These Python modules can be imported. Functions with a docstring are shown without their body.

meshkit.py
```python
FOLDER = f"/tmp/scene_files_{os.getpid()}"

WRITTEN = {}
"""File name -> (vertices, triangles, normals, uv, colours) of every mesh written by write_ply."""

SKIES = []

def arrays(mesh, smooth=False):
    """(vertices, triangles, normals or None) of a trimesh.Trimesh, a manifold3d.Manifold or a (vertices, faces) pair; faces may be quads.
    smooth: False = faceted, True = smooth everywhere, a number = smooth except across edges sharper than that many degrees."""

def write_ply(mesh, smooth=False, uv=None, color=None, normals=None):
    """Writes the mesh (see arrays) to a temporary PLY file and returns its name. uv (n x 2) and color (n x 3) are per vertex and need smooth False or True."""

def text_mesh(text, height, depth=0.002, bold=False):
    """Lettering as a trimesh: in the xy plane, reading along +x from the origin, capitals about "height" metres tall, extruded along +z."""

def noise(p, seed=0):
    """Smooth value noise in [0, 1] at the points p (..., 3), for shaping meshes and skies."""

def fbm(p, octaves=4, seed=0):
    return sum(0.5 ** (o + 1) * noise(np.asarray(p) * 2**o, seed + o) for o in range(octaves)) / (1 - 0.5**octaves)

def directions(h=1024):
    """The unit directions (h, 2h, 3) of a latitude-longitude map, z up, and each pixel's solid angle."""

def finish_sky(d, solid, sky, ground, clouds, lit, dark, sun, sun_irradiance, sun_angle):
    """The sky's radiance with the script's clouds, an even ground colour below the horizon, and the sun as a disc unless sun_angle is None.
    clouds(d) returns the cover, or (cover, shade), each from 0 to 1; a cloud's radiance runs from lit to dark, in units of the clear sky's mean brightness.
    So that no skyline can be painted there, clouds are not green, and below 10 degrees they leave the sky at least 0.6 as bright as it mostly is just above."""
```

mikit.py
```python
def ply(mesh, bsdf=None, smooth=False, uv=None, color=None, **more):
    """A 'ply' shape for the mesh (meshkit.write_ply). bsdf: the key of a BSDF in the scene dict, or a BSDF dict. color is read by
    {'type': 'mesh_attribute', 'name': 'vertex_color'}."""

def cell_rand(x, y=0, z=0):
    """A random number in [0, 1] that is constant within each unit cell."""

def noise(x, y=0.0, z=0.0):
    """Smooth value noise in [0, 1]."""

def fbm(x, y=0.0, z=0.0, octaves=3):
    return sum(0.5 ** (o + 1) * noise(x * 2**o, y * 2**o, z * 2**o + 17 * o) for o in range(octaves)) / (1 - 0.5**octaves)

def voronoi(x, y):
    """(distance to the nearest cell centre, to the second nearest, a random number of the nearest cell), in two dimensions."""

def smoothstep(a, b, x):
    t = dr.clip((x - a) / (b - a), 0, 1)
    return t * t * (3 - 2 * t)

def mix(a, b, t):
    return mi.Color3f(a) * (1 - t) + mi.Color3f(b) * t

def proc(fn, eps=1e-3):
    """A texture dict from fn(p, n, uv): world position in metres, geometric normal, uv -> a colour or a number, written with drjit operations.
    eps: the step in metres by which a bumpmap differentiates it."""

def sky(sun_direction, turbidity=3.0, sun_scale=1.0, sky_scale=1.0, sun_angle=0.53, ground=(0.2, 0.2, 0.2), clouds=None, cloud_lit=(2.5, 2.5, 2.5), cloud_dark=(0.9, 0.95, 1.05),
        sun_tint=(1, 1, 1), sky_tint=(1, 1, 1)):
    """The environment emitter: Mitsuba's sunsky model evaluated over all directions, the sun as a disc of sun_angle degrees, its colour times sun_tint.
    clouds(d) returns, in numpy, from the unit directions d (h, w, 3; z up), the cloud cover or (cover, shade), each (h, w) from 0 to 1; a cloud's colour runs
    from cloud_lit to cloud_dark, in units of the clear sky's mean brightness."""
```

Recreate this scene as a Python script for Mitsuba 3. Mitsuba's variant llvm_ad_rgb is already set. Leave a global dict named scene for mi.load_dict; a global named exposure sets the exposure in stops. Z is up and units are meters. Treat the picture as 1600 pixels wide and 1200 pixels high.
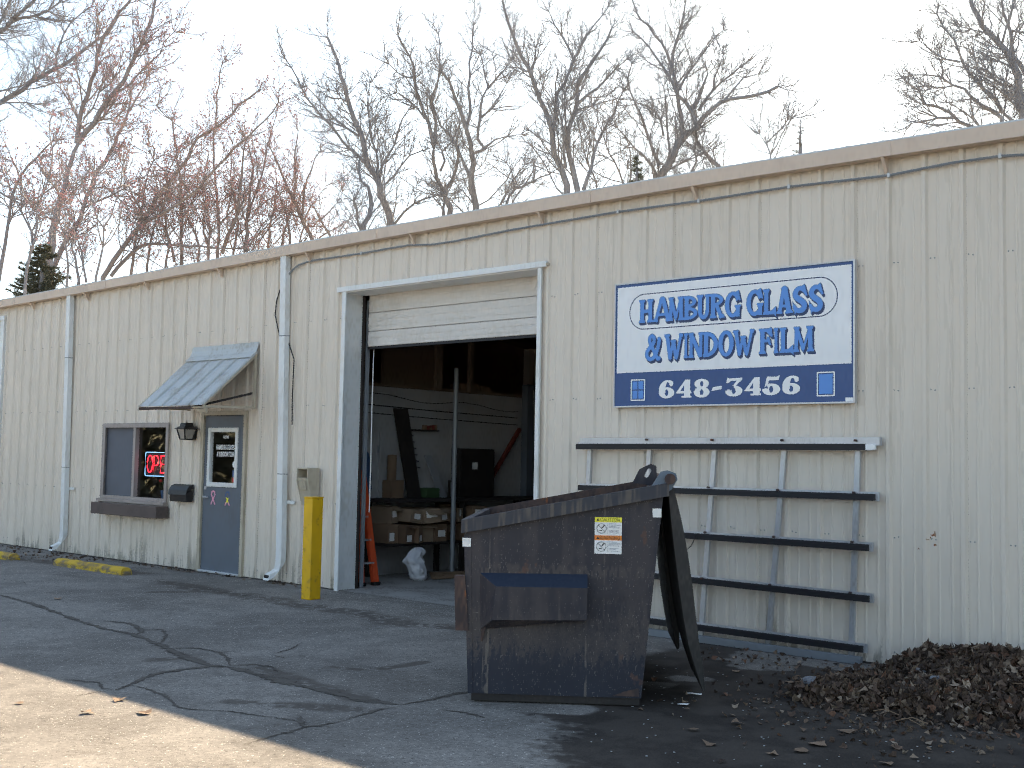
import math, random
import numpy as np, trimesh, drjit as dr, mitsuba as mi
import shapely.geometry as sg
from shapely import affinity
from shapely.ops import unary_union
import meshkit, mikit
from mikit import proc, noise, fbm, smoothstep, mix, ply

T = mi.ScalarTransform4f
scene, labels = {}, {}

# ------------------------------------------------------------------ camera, sky, exposure
EYE = np.array([6.7179, -9.1725, 1.6087])
LOOK = np.array([-0.66214, 0.74653, 0.06523])
UP = np.array([0.02857, -0.06183, 0.99768])
scene['camera'] = {'type': 'perspective', 'fov': 47.648, 'fov_axis': 'x', 'near_clip': 0.05, 'far_clip': 2000.0,
                   'to_world': T().look_at(origin=EYE.tolist(), target=(EYE + LOOK).tolist(), up=UP.tolist())}
SUN = [-0.375, 0.927, 0.805]          # behind the building: its eave shadow falls five metres out
def thin_cloud(d):
    c = meshkit.fbm(d * [3.0, 3.0, 5.0] + 4.0, 4, 7)
    return np.clip((c - 0.40) * 1.6, 0, 0.35)
scene['sky'] = mikit.sky(SUN, turbidity=3.2, clouds=thin_cloud, cloud_lit=(1.3, 1.3, 1.33), sky_scale=.80, sky_tint=(1.13, 1.0, .84), sun_tint=(1.0, .99, .97))
exposure = 3.8
R = random.Random(11)
NR = np.random.default_rng(11)

# ------------------------------------------------------------------ naming
def free(key):
    if key not in scene and key not in labels: return key
    i = 1
    while f'{key}_{i:03d}' in scene or f'{key}_{i:03d}' in labels: i += 1
    return f'{key}_{i:03d}'
def tag(key, label=None, cat=None, group=None, kind=None):
    d = labels.setdefault(key, {})
    for k, v in (('label', label), ('category', cat), ('group', group), ('kind', kind)):
        if v: d[k] = v
    return key
def thing(name, label, cat, group=None):
    key = free(name); labels[key] = {}
    return tag(key, label, cat, group)
def put(mesh, m, name, parent=None, smooth=False, label=None, cat=None, group=None, kind=None, **kw):
    if isinstance(mesh, MB): mesh = mesh.mesh()
    key = free(f'{parent}__{name}' if parent else name)
    scene[key] = ply(mesh, m, smooth=smooth, **kw)
    if label or cat or group or kind: tag(key, label, cat, group, kind)
    return key

# ------------------------------------------------------------------ mesh builder
class MB:
    def __init__(s): s.v, s.f, s.n = [], [], 0
    def add(s, v, f):
        v = np.asarray(v, float).reshape(-1, 3); f = np.asarray(f, int)
        if f.shape[1] == 4: f = np.vstack([f[:, [0, 1, 2]], f[:, [0, 2, 3]]])
        s.v.append(v); s.f.append(f + s.n); s.n += len(v); return s
    def tm(s, m, mat=None):
        v = np.asarray(m.vertices)
        if mat is not None: v = v @ np.asarray(mat)[:3, :3].T + np.asarray(mat)[:3, 3]
        return s.add(v, m.faces)
    def quad(s, a, b, c, d): return s.add([a, b, c, d], [[0, 1, 2, 3]])
    def hexa(s, p):           # 8 points: bottom ring 4, top ring 4
        return s.add(p, [[3, 2, 1, 0], [4, 5, 6, 7], [0, 1, 5, 4], [1, 2, 6, 5], [2, 3, 7, 6], [3, 0, 4, 7]])
    def box(s, x0, x1, y0, y1, z0, z1, b=0.0):
        x0, x1 = min(x0, x1), max(x0, x1); y0, y1 = min(y0, y1), max(y0, y1); z0, z1 = min(z0, z1), max(z0, z1)
        if b <= 0:
            return s.hexa([(x0, y0, z0), (x1, y0, z0), (x1, y1, z0), (x0, y1, z0), (x0, y0, z1), (x1, y0, z1), (x1, y1, z1), (x0, y1, z1)])
        b = min(b, .45 * min(x1 - x0, y1 - y0, z1 - z0))
        pts = []
        for x, sx in ((x0, 1), (x1, -1)):
            for y, sy in ((y0, 1), (y1, -1)):
                for z, sz in ((z0, 1), (z1, -1)):
                    pts += [(x, y + sy * b, z + sz * b), (x + sx * b, y, z + sz * b), (x + sx * b, y + sy * b, z)]
        return s.tm(trimesh.convex.convex_hull(np.array(pts)))
    def hull(s, pts): return s.tm(trimesh.convex.convex_hull(np.array(pts, float)))
    def bar(s, a, b, w, h, up=(0, 0, 1)):   # box beam from a to b: w across, h along "up"
        a, b = np.array(a, float), np.array(b, float); d = b - a; d /= np.linalg.norm(d)
        u = np.array(up, float); u = u - d * (u @ d); u /= np.linalg.norm(u); r = np.cross(d, u)
        q = [(-w / 2, -h / 2), (w / 2, -h / 2), (w / 2, h / 2), (-w / 2, h / 2)]
        return s.hexa([a + r * i + u * j for i, j in q] + [b + r * i + u * j for i, j in q])
    def tube(s, pts, r, sides=8, cap=True):
        p = np.asarray(pts, float); r = np.broadcast_to(r, (len(p),))
        t = np.gradient(p, axis=0); t /= np.linalg.norm(t, axis=1, keepdims=True) + 1e-12
        ref = np.array([0, 0, 1.0]) if abs(t[:, 2]).mean() < .8 else np.array([1.0, 0, 0])
        a = np.cross(t, ref); a /= np.linalg.norm(a, axis=1, keepdims=True) + 1e-12; b = np.cross(t, a)
        g = np.arange(sides) * 2 * np.pi / sides
        v = p[:, None] + r[:, None, None] * (np.cos(g)[None, :, None] * a[:, None] + np.sin(g)[None, :, None] * b[:, None])
        k = len(p); i, j = np.meshgrid(np.arange(k - 1), np.arange(sides), indexing='ij')
        q = np.stack([i * sides + j, i * sides + (j + 1) % sides, (i + 1) * sides + (j + 1) % sides, (i + 1) * sides + j], -1).reshape(-1, 4)
        f = np.vstack([q[:, [0, 1, 2]], q[:, [0, 2, 3]]])
        if cap:
            f = np.vstack([f, [[0, j + 1, j] for j in range(1, sides - 1)], [[(k - 1) * sides, (k - 1) * sides + j, (k - 1) * sides + j + 1] for j in range(1, sides - 1)]])
        return s.add(v.reshape(-1, 3), f)
    def poly(s, shape, depth, mat=None):
        for g in getattr(shape, 'geoms', [shape]):
            if g.area > 1e-9: s.tm(trimesh.creation.extrude_polygon(g, depth, engine='earcut'), mat)
        return s
    def mesh(s, M=None):
        v = np.vstack(s.v)
        if M is not None: v = v @ M[:3, :3].T + M[:3, 3]
        return trimesh.Trimesh(v, np.vstack(s.f), process=False)
def wallmat(y):               # drawing (u, v) laid on a plane that faces the camera side: u = x, v = z, depth towards -y
    return np.array([[1, 0, 0, 0], [0, 0, -1, y], [0, 1, 0, 0], [0, 0, 0, 1.0]])

# ------------------------------------------------------------------ materials
def mat(name, rgb, rough=.6, metallic=0.0, spec=.4, tex=None, bump=None, bscale=1.0, **kw):
    d = {'type': 'principled', 'base_color': tex if tex else {'type': 'rgb', 'value': list(rgb)}, 'roughness': rough, 'metallic': metallic, 'specular': spec, **kw}
    if bump: d = {'type': 'bumpmap', 'arbitrary': bump, 'scale': bscale, 'bsdf': d}
    scene[name] = {'type': 'twosided', 'bsdf': d}
    return name
def vcol(name, rough=.9):
    scene[name] = {'type': 'twosided', 'bsdf': {'type': 'principled', 'base_color': {'type': 'mesh_attribute', 'name': 'vertex_color'}, 'roughness': rough, 'specular': .2}}
    return name

def seg(x, y, a, b):
    dx, dy = b[0] - a[0], b[1] - a[1]
    t = dr.clip(((x - a[0]) * dx + (y - a[1]) * dy) / (dx * dx + dy * dy), 0, 1)
    return dr.sqrt(dr.square(x - a[0] - t * dx) + dr.square(y - a[1] - t * dy))
STAINS = [((-6.4, -1.03), (-4.12, -1.21), .17), ((-5.6, -1.25), (-3.9, -1.05), .20), ((-4.12, -1.21), (-2.46, -1.15), .26), ((-2.46, -1.15), (-1.51, -1.32), .22), ((-1.51, -1.32), (-.6, -.95), .18), ((-.55, -3.75), (.75, -3.95), .11), ((-2.0, -3.78), (-.8, -3.95), .05),
          ((-5.35, -1.75), (-4.95, -1.24), .08), ((.07, -3.08), (.07, -2.67), .07), ((-.25, -3.32), (-.04, -3.25), .05), ((-1.4, -4.1), (-1.35, -3.9), .10), ((-13, -1.2), (-7.3, -.75), .22),
          ((.3, -4.6), (1.0, -4.2), .12)]
def asphalt(p, n, uv):
    x, y = p.x, p.y
    big = fbm(x * .9, y * .9, 0, 3); mid = fbm(x * 5, y * 5, 3, 3); fine = noise(x * 70, y * 70); grit = noise(x * 190, y * 190)
    c = mix((.118, .110, .100), (.182, .171, .156), smoothstep(.25, .75, .55 * big + .45 * mid))
    c = c * (.55 + .9 * (.35 * fine + .35 * grit + .3 * noise(x * 33, y * 33, 6)))
    c = mix(c, (.42, .40, .37), smoothstep(.88, .95, noise(x * 95, y * 95, 5)) * .8)
    c = mix(c, (.05, .048, .046), smoothstep(.86, .93, noise(x * 80, y * 80, 9)) * .7)
    w = fbm(x * 4, y * 4, 8, 3); s = mi.Float(0)
    for a, b, r in STAINS: s = dr.maximum(s, 1 - smoothstep(.35, 1.0, seg(x, y, a, b) / (r * (.45 + 1.5 * w))))
    s = s * smoothstep(.28, .50, noise(x * 21, y * 21, 2) * .5 + w * .5)
    c = mix(c, (.060, .052, .045), s * .75)
    # wet leaf dirt tracked out of the pile: an outlined patch from the bin to the wall
    k = (x - 2.02) * .66 + (y + 3.72) * .75 + .55 * (fbm(x * 2.2, y * 2.2, 5, 4) - .5)
    wet = smoothstep(-.06, .30, k + .22 * (noise(x * 26, y * 26, 3) - .5)) * smoothstep(1.25, 1.6, x + .35 * w + .12 * (y + 3))
    drier = smoothstep(.5, .56, fbm(x * 1.6 + 7, y * 1.6, 4, 4) - .0) * smoothstep(-2.3, -1.9, y) * (1 - smoothstep(2.9, 3.1, x + .4 * w))
    patch = 1 - smoothstep(.8, 1.1, seg(x, y, (1.45, -3.45), (1.93, -3.18)) / (.14 + .1 * w))
    dirt = wet * (1 - .75 * drier) * (1 - patch)
    c = mix(c, mix((.020, .017, .015), (.046, .039, .033), smoothstep(.3, .7, mid) * .6 + .4 * grit), dirt * .94)
    return c
def asphalt_rough(p, n, uv):
    return .93 - .1 * noise(p.x * 40, p.y * 40)
def asphalt_bump(p, n, uv):
    return .6 * noise(p.x * 110, p.y * 110) + .4 * noise(p.x * 230, p.y * 230) + 1.2 * fbm(p.x * 3, p.y * 3, 0, 2)
mat('m_asphalt', None, rough=.93, spec=.2, tex=proc(asphalt), bump=proc(asphalt_bump, 2e-3), bscale=.004)

def siding(p, n, uv):
    x, z = p.x, p.z
    m = fbm(x * 1.1, z * .8, p.y, 3)
    c = mix((.595, .535, .455), (.64, .58, .50), m)
    c = c * (.985 + .03 * noise(x * 60, z * 9.0, p.y * 60))
    run = noise(x * 16, z * .7) * .6 + noise(x * 55, z * 2.0) * .4
    # splash-back dirt and algae that grow in streaks on the lowest panel ends
    top = .04 + .42 * dr.power(noise(x * 3.1, 4), 2) + .22 * noise(x * 24, 7)
    grain = noise(x * 120, z * 60)
    d = smoothstep(.44, .62, run + .22 * grain - .13) * (1 - smoothstep(.3, 1.0, z / top))
    c = mix(c, mix((.085, .08, .055), (.10, .105, .06), noise(x * 2, 1)), d * .5)
    s = smoothstep(.62, .72, noise(x * 13, z * .35, 3)) * smoothstep(.45, .6, noise(x * 70, z * 6))
    c = mix(c, (.36, .32, .25), s * .16)
    r = smoothstep(.70, .76, fbm(x * 30, z * 26, 2, 3)) * (1 - smoothstep(.07, .12, dr.sqrt(dr.square((x - 3.03) * 1.0) + dr.square((z - 1.03) * .8))))
    return mix(c, (.22, .09, .035), r)
def oil_can(p, n, uv): return fbm(p.x * 2.4, p.z * .8, 0, 2) + .25 * noise(p.x * 7, p.z * 2.5, 4)
mat('m_siding', None, rough=.45, spec=.4, tex=proc(siding), bump=proc(oil_can, 4e-3), bscale=.007)
def grime(base, dirt, scale=1.0, amount=.5, seed=0):
    def fn(p, n, uv):
        a = fbm(p.x * 3 * scale + seed, p.y * 3 * scale, p.z * 2 * scale, 3); b = noise(p.x * 45 * scale, p.y * 45 * scale, p.z * 14 * scale)
        return mix(base, dirt, smoothstep(.45, .75, .6 * a + .4 * b) * amount) * (.94 + .12 * b)
    return proc(fn)
mat('m_white_trim', None, rough=.45, tex=grime((.66, .68, .68), (.42, .40, .34), amount=.45))
mat('m_sheet_white', None, rough=.5, tex=grime((.60, .585, .56), (.40, .37, .32), amount=.4, seed=3))
mat('m_gutter', None, rough=.5, tex=grime((.58, .475, .385), (.43, .345, .28), amount=.55, seed=5))
mat('m_galv', None, rough=.5, metallic=.35, tex=grime((.50, .52, .53), (.35, .34, .32), amount=.5, seed=2))
mat('m_alu', None, rough=.42, metallic=.55, tex=grime((.50, .51, .53), (.33, .33, .33), scale=2, amount=.6, seed=8))
mat('m_awning', None, rough=.5, metallic=.1, tex=grime((.42, .45, .46), (.26, .24, .20), scale=1.6, amount=.6, seed=4))
mat('m_tan_metal', None, rough=.55, tex=grime((.42, .375, .29), (.26, .22, .16), amount=.6, seed=6))
mat('m_rubber', (.012, .012, .015), rough=.6)
mat('m_black', (.014, .014, .016), rough=.45)
mat('m_lid', None, rough=.55, tex=grime((.014, .014, .014), (.036, .034, .031), scale=2, amount=.7, seed=1))
mat('m_door_grey', None, rough=.5, tex=grime((.105, .125, .155), (.085, .09, .10), amount=.5))
mat('m_taupe', None, rough=.5, tex=grime((.30, .265, .25), (.19, .165, .15), amount=.5))
mat('m_flowerbox', None, rough=.75, tex=grime((.105, .080, .072), (.06, .05, .045), scale=2, amount=.7))
def yellow(p, n, uv):
    a = fbm(p.x * 14, p.y * 14, p.z * 9, 3); s = noise(p.x * 80, p.y * 80, p.z * 30)
    c = mix((.70, .42, .010), (.60, .35, .012), a)
    c = mix(c, (.25, .16, .04), smoothstep(.64, .72, .7 * a + .3 * s) * .45)
    return mix(c, (.10, .085, .07), smoothstep(.92, .96, noise(p.x * 40, p.y * 40, p.z * 24)) * .8)
mat('m_yellow', None, rough=.45, tex=proc(yellow))
def curb_yellow(p, n, uv):
    a = fbm(p.x * 9, p.y * 12, p.z * 12, 3); s = noise(p.x * 70, p.y * 70, p.z * 70)
    c = mix((.50, .33, .03), (.30, .20, .05), smoothstep(.35, .65, a))
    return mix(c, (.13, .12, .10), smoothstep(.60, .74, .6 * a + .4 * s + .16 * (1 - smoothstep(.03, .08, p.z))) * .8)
mat('m_curb', None, rough=.8, tex=proc(curb_yellow))
mat('m_concrete', None, rough=.9, tex=grime((.20, .195, .185), (.11, .10, .09), amount=.7))
mat('m_drywall', None, rough=.9, tex=grime((.36, .36, .36), (.25, .24, .22), amount=.5, seed=9))
mat('m_loft_board', None, rough=.95, tex=grime((.19, .14, .10), (.12, .09, .065), amount=.7, seed=7))
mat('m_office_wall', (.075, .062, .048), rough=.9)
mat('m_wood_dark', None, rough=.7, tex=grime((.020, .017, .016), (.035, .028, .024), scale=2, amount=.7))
mat('m_carton_pale', None, rough=.9, tex=grime((.24, .175, .12), (.16, .115, .075), scale=3, amount=.6, seed=3))
mat('m_carton_dark', None, rough=.9, tex=grime((.13, .083, .052), (.09, .06, .04), scale=3, amount=.6, seed=5))
mat('m_cardboard', None, rough=.9, tex=grime((.19, .125, .08), (.13, .088, .056), scale=3, amount=.6))
mat('m_lumber', None, rough=.8, tex=grime((.20, .135, .085), (.12, .08, .05), scale=3, amount=.6))
mat('m_grey_board', (.26, .27, .29), rough=.6)
mat('m_orange', None, rough=.5, tex=grime((.62, .085, .025), (.40, .06, .03), scale=3, amount=.5))
mat('m_red_brown', (.17, .035, .025), rough=.7)
mat('m_blue_cloth', (.04, .085, .17), rough=.9)
mat('m_paper', (.72, .72, .70), rough=.9)
mat('m_pipe', None, rough=.45, metallic=.2, tex=grime((.22, .245, .27), (.2, .2, .2), amount=.4))
mat('m_bag', (.62, .64, .68), rough=.5)
mat('m_sign_white', None, rough=.4, tex=grime((.74, .76, .78), (.66, .67, .66), scale=.7, amount=.5))
mat('m_navy', None, rough=.4, tex=grime((.034, .078, .215), (.046, .085, .200), amount=.5))
mat('m_navy_dark', (.020, .042, .115), rough=.4)
mat('m_blue', (.090, .25, .62), rough=.4)
mat('m_white_print', (.78, .79, .79), rough=.5)
mat('m_yellow_print', (.72, .66, .05), rough=.5)
mat('m_orange_print', (.66, .20, .03), rough=.5)
mat('m_ink', (.02, .02, .022), rough=.6)
mat('m_pink', (.70, .30, .42), rough=.6)
mat('m_red_print', (.55, .04, .04), rough=.6)
mat('m_screen', None, rough=.8, tex=grime((.115, .125, .15), (.10, .105, .12), amount=.6))
mat('m_crack', None, rough=.95, tex=grime((.072, .065, .057), (.036, .032, .028), scale=5, amount=1.0))
mat('m_soil', None, rough=.95, tex=grime((.07, .056, .045), (.035, .028, .023), scale=4, amount=.9))
mat('m_ice', None, rough=.4, tex=grime((.17, .18, .20), (.07, .062, .055), scale=7, amount=1.0))
mat('m_grit', (.30, .31, .31), rough=.5)
mat('m_bark_grey', None, rough=.95, tex=grime((.25, .245, .25), (.36, .35, .355), scale=1.5, amount=.8))
mat('m_bark_maple', None, rough=.95, tex=grime((.28, .25, .24), (.39, .36, .345), scale=1.5, amount=.8, seed=2))
mat('m_bud', (.50, .29, .265), rough=.9)
mat('m_needle', (.125, .125, .085), rough=.9)
mat('m_plant', (.035, .075, .03), rough=.8)
vcol('m_leaf')
scene['m_glass'] = {'type': 'thindielectric'}
scene['m_lantern_glass'] = {'type': 'principled', 'base_color': {'type': 'rgb', 'value': [.32, .30, .27]}, 'roughness': .35, 'specular': .5}
scene['m_lantern_glass'] = {'type': 'twosided', 'bsdf': scene['m_lantern_glass']}
def emit(rgb): return {'type': 'area', 'radiance': {'type': 'rgb', 'value': rgb}}

# dumpster: navy paint, a brown film of dirt with runs, rust along the edges (all in the bin's own s, z)
DA = np.array([1.352, -3.489, 0.0]); DE = np.array([.78801, .61566, 0.0]); DN = np.array([-.61566, .78801, 0.0])
def bin_paint(p, n, uv):
    s = (p.x - float(DA[0])) * float(DE[0]) + (p.y - float(DA[1])) * float(DE[1]); t = (p.x - float(DA[0])) * float(DN[0]) + (p.y - float(DA[1])) * float(DN[1]); z = p.z
    a = fbm(s * 5, z * 5, t * 5, 4); runs = noise(s * 26, z * 1.1, t * 26); fine = noise(s * 150, z * 110, t * 150); fl = noise(s * 75, z * 22, t * 75)
    navy = mix((.013, .015, .024), (.019, .023, .037), a)
    film = mix((.027, .024, .030), (.043, .037, .041), smoothstep(.35, .65, .5 * a + .5 * runs))
    # scrubbed clean below a ragged tide line; scuffed film above it
    edge = .34 + .16 * (fbm(s * 3, 1, t * 3, 3) - .5) + .16 * (fl - .5) + .12 * (fine - .5)
    cover = smoothstep(-.05, .05, z - edge)
    cover = cover * (.55 + .45 * smoothstep(.35, .6, .45 * a + .3 * runs + .25 * fl))
    c = mix(navy, film, cover * .85)
    dust = smoothstep(-.04, .05, z - edge + .02) * (1 - smoothstep(-.10, .10, z - .60 - .25 * (fl - .5) - .2 * (a - .5))) * (.35 + .65 * smoothstep(.35, .65, .4 * a + .35 * fine + .25 * runs))
    dust = dr.maximum(dust * .8, (1 - smoothstep(.02, .05, dr.abs(z - .875 - .02 * (fl - .5)))) * smoothstep(.35, .6, fl) * .7)
    c = mix(c, (.070, .060, .056), dust * .75)
    drip = smoothstep(.78, .88, noise(s * 34, z * .45, t * 34)) * smoothstep(.25, .6, fl)
    c = mix(c, (.17, .145, .12), drip * .55)
    c = mix(c, (.19, .17, .15), smoothstep(.86, .93, noise(s * 190, z * 80, t * 190)) * .5)
    rust = smoothstep(.80, .86, fbm(s * 7 + 3, z * 6, t * 7, 4) + .05 * fine)
    return mix(c, (.10, .048, .030), rust * .6)
mat('m_bin', None, rough=.55, spec=.35, tex=proc(bin_paint))
def rust_paint(p, n, uv):
    a = fbm(p.x * 16, p.y * 16, p.z * 9, 4)
    b = noise(p.x * 70, p.y * 70, p.z * 18)
    c = mix((.045, .034, .034), (.085, .055, .045), smoothstep(.35, .6, .6 * a + .4 * b))
    return mix(c, (.19, .068, .030), smoothstep(.62, .72, .7 * a + .3 * b))
mat('m_rust', None, rough=.9, tex=proc(rust_paint))
def rim_paint(p, n, uv):
    a = fbm(p.x * 4, p.y * 4, p.z * 4, 3); b = noise(p.x * 75, p.y * 75, p.z * 7); q = noise(p.x * 30, p.y * 30, p.z * 3)
    c = mix((.030, .033, .043), (.085, .074, .066), smoothstep(.42, .66, .3 * a + .4 * b + .3 * q))
    return mix(c, (.12, .06, .04), smoothstep(.74, .82, a))
mat('m_rim', None, rough=.6, tex=proc(rim_paint))
mat('m_blue_steel', None, rough=.5, tex=grime((.10, .135, .175), (.06, .065, .075), scale=4, amount=.7))
mat('m_pocket_blue', None, rough=.5, tex=grime((.013, .022, .042), (.026, .029, .040), scale=2, amount=.6))

# ------------------------------------------------------------------ ground
put(MB().quad((-300, -300, 0), (300, -300, 0), (300, 300, 0), (-300, 300, 0)), 'm_asphalt', 'asphalt_ground', kind='structure', label='cracked weathered asphalt yard in front of the metal building')
CRACKS = [([[-6.11,-3.19],[-5.1,-3.29],[-3.95,-3.5],[-3.15,-3.61],[-2.63,-3.6],[-1.92,-3.75],[-1.32,-3.92],[-0.88,-3.98],[-0.78,-3.91]],0.055),([[-0.78,-3.91],[-0.24,-3.93],[0.26,-3.97],[0.52,-3.96],[0.78,-3.96],[1.04,-3.91],[1.11,-3.89]],0.085),([[1.11,-3.89],[1.13,-3.67],[1.11,-3.32],[1.19,-3.14]],0.035),([[-3.6,-3.36],[-3.29,-3.27],[-2.94,-3.36],[-2.72,-3.47],[-2.62,-3.59]],0.04),([[-2.82,-3.41],[-2.74,-3.25],[-2.42,-3.41],[-2.1,-3.65]],0.03),([[-3.12,-3.21],[-3.11,-3.06]],0.015),([[-1.8,-3.76],[-1.65,-3.59],[-1.34,-3.58],[-1.05,-3.71],[-0.81,-3.86]],0.03),([[-1.34,-3.58],[-1.34,-3.48]],0.015),([[-0.86,-3.91],[-0.9,-4.19],[-0.88,-4.47],[-0.78,-4.62],[-0.62,-4.83],[-0.54,-4.97]],0.05),([[-0.54,-4.97],[-0.66,-5.0],[-0.85,-4.91],[-1.12,-5.03]],0.018),([[-0.66,-4.8],[-0.4,-4.79],[-0.1,-4.84],[0.1,-4.92],[0.22,-4.96],[0.36,-4.91],[0.53,-4.79],[0.73,-4.74],[1.05,-4.65]],0.018),([[-0.54,-4.97],[-0.57,-5.09],[-0.54,-5.22],[-0.52,-5.35]],0.012),([[0.88,-4.53],[1.02,-4.63],[1.13,-4.71],[1.21,-4.73]],0.028),([[1.2,-4.42],[1.21,-4.61],[1.18,-4.73],[1.23,-4.98],[1.29,-5.24]],0.018),([[1.14,-3.92],[1.13,-4.04],[1.13,-4.15],[1.2,-4.42]],0.025),([[1.21,-4.61],[1.31,-4.62]],0.018),([[-0.81,-3.86],[-0.7,-3.7],[-0.56,-3.66],[-0.36,-3.76]],0.04),([[-6.43,-1.09],[-5.11,-1.13],[-4.17,-1.17]],0.02),([[-1.01,-3.29],[-1.12,-3.04],[-1.28,-2.82]],0.015),([[-0.98,-3.36],[-0.76,-3.34]],0.018),([[1.41,-3.8],[1.57,-3.74],[1.75,-3.76]],0.035),([[-7.69,-2.46],[-7.17,-2.4],[-6.84,-2.55]],0.012)]
for line, w in CRACKS:
    w *= 1.35
    P = [np.array(line[0], float)]
    for q in line[1:]:
        q = np.array(q, float); k = max(1, int(np.linalg.norm(q - P[-1]) / .022)); a = P[-1]
        for i in range(1, k + 1): P.append(a + (q - a) * i / k + (NR.normal(0, .0065, 2) if i < k else 0))
    P = np.array(P); n = len(P); t = np.gradient(P, axis=0); t /= np.linalg.norm(t, axis=1, keepdims=True) + 1e-9; nn = np.stack([-t[:, 1], t[:, 0]], 1)
    env = np.minimum(1, np.minimum(np.arange(n), np.arange(n)[::-1]) / 9 + .2)[:, None]
    sway = .35 + 1.1 * meshkit.noise(np.c_[P * 6, P[:, :1] * 0], 3)[:, None]
    l = P + nn * (w * .5 * env * sway * NR.uniform(.3, 1.3, (n, 1))); r = P - nn * (w * .5 * env * sway * NR.uniform(.3, 1.3, (n, 1)))
    v = np.vstack([np.c_[l, np.full(n, .004)], np.c_[r, np.full(n, .004)]])
    i = np.arange(n - 1)
    put(trimesh.Trimesh(v, np.vstack([np.c_[i, i + n, i + 1], np.c_[i + 1, i + n, i + n + 1]]), process=False), 'm_crack', 'crack', 'asphalt_ground')

# ------------------------------------------------------------------ the metal building
B = thing('metal_building', 'long low beige ribbed metal building with an open overhead door and an office entrance', 'building')
XL, XR, YB, FT = -15.5, 10.0, 9.0, .3048
GX = np.array([-15.5, -13.2, -9.0, -5.85, -3.3, -1.0, .95, 2.62, 3.85, 6.5, 10.0])
GZ = np.array([4.05, 4.072, 4.112, 4.152, 4.176, 4.184, 4.182, 4.163, 4.142, 4.10, 4.05])
from scipy.interpolate import PchipInterpolator
gut = PchipInterpolator(GX, GZ)
HOLES = [(-4.16, -1.03, -1, 3.600), (-7.10, -6.06, -1, 2.19), (-9.70, -7.92, .91, 2.03)]
RIB = [(-.020, 0), (-.004, -.026), (.026, -.026), (.042, 0), (.105, 0), (.113, -.006), (.123, -.006), (.131, 0), (.209, 0), (.217, -.006), (.227, -.006), (.235, 0)]
RX0 = -.030
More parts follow.
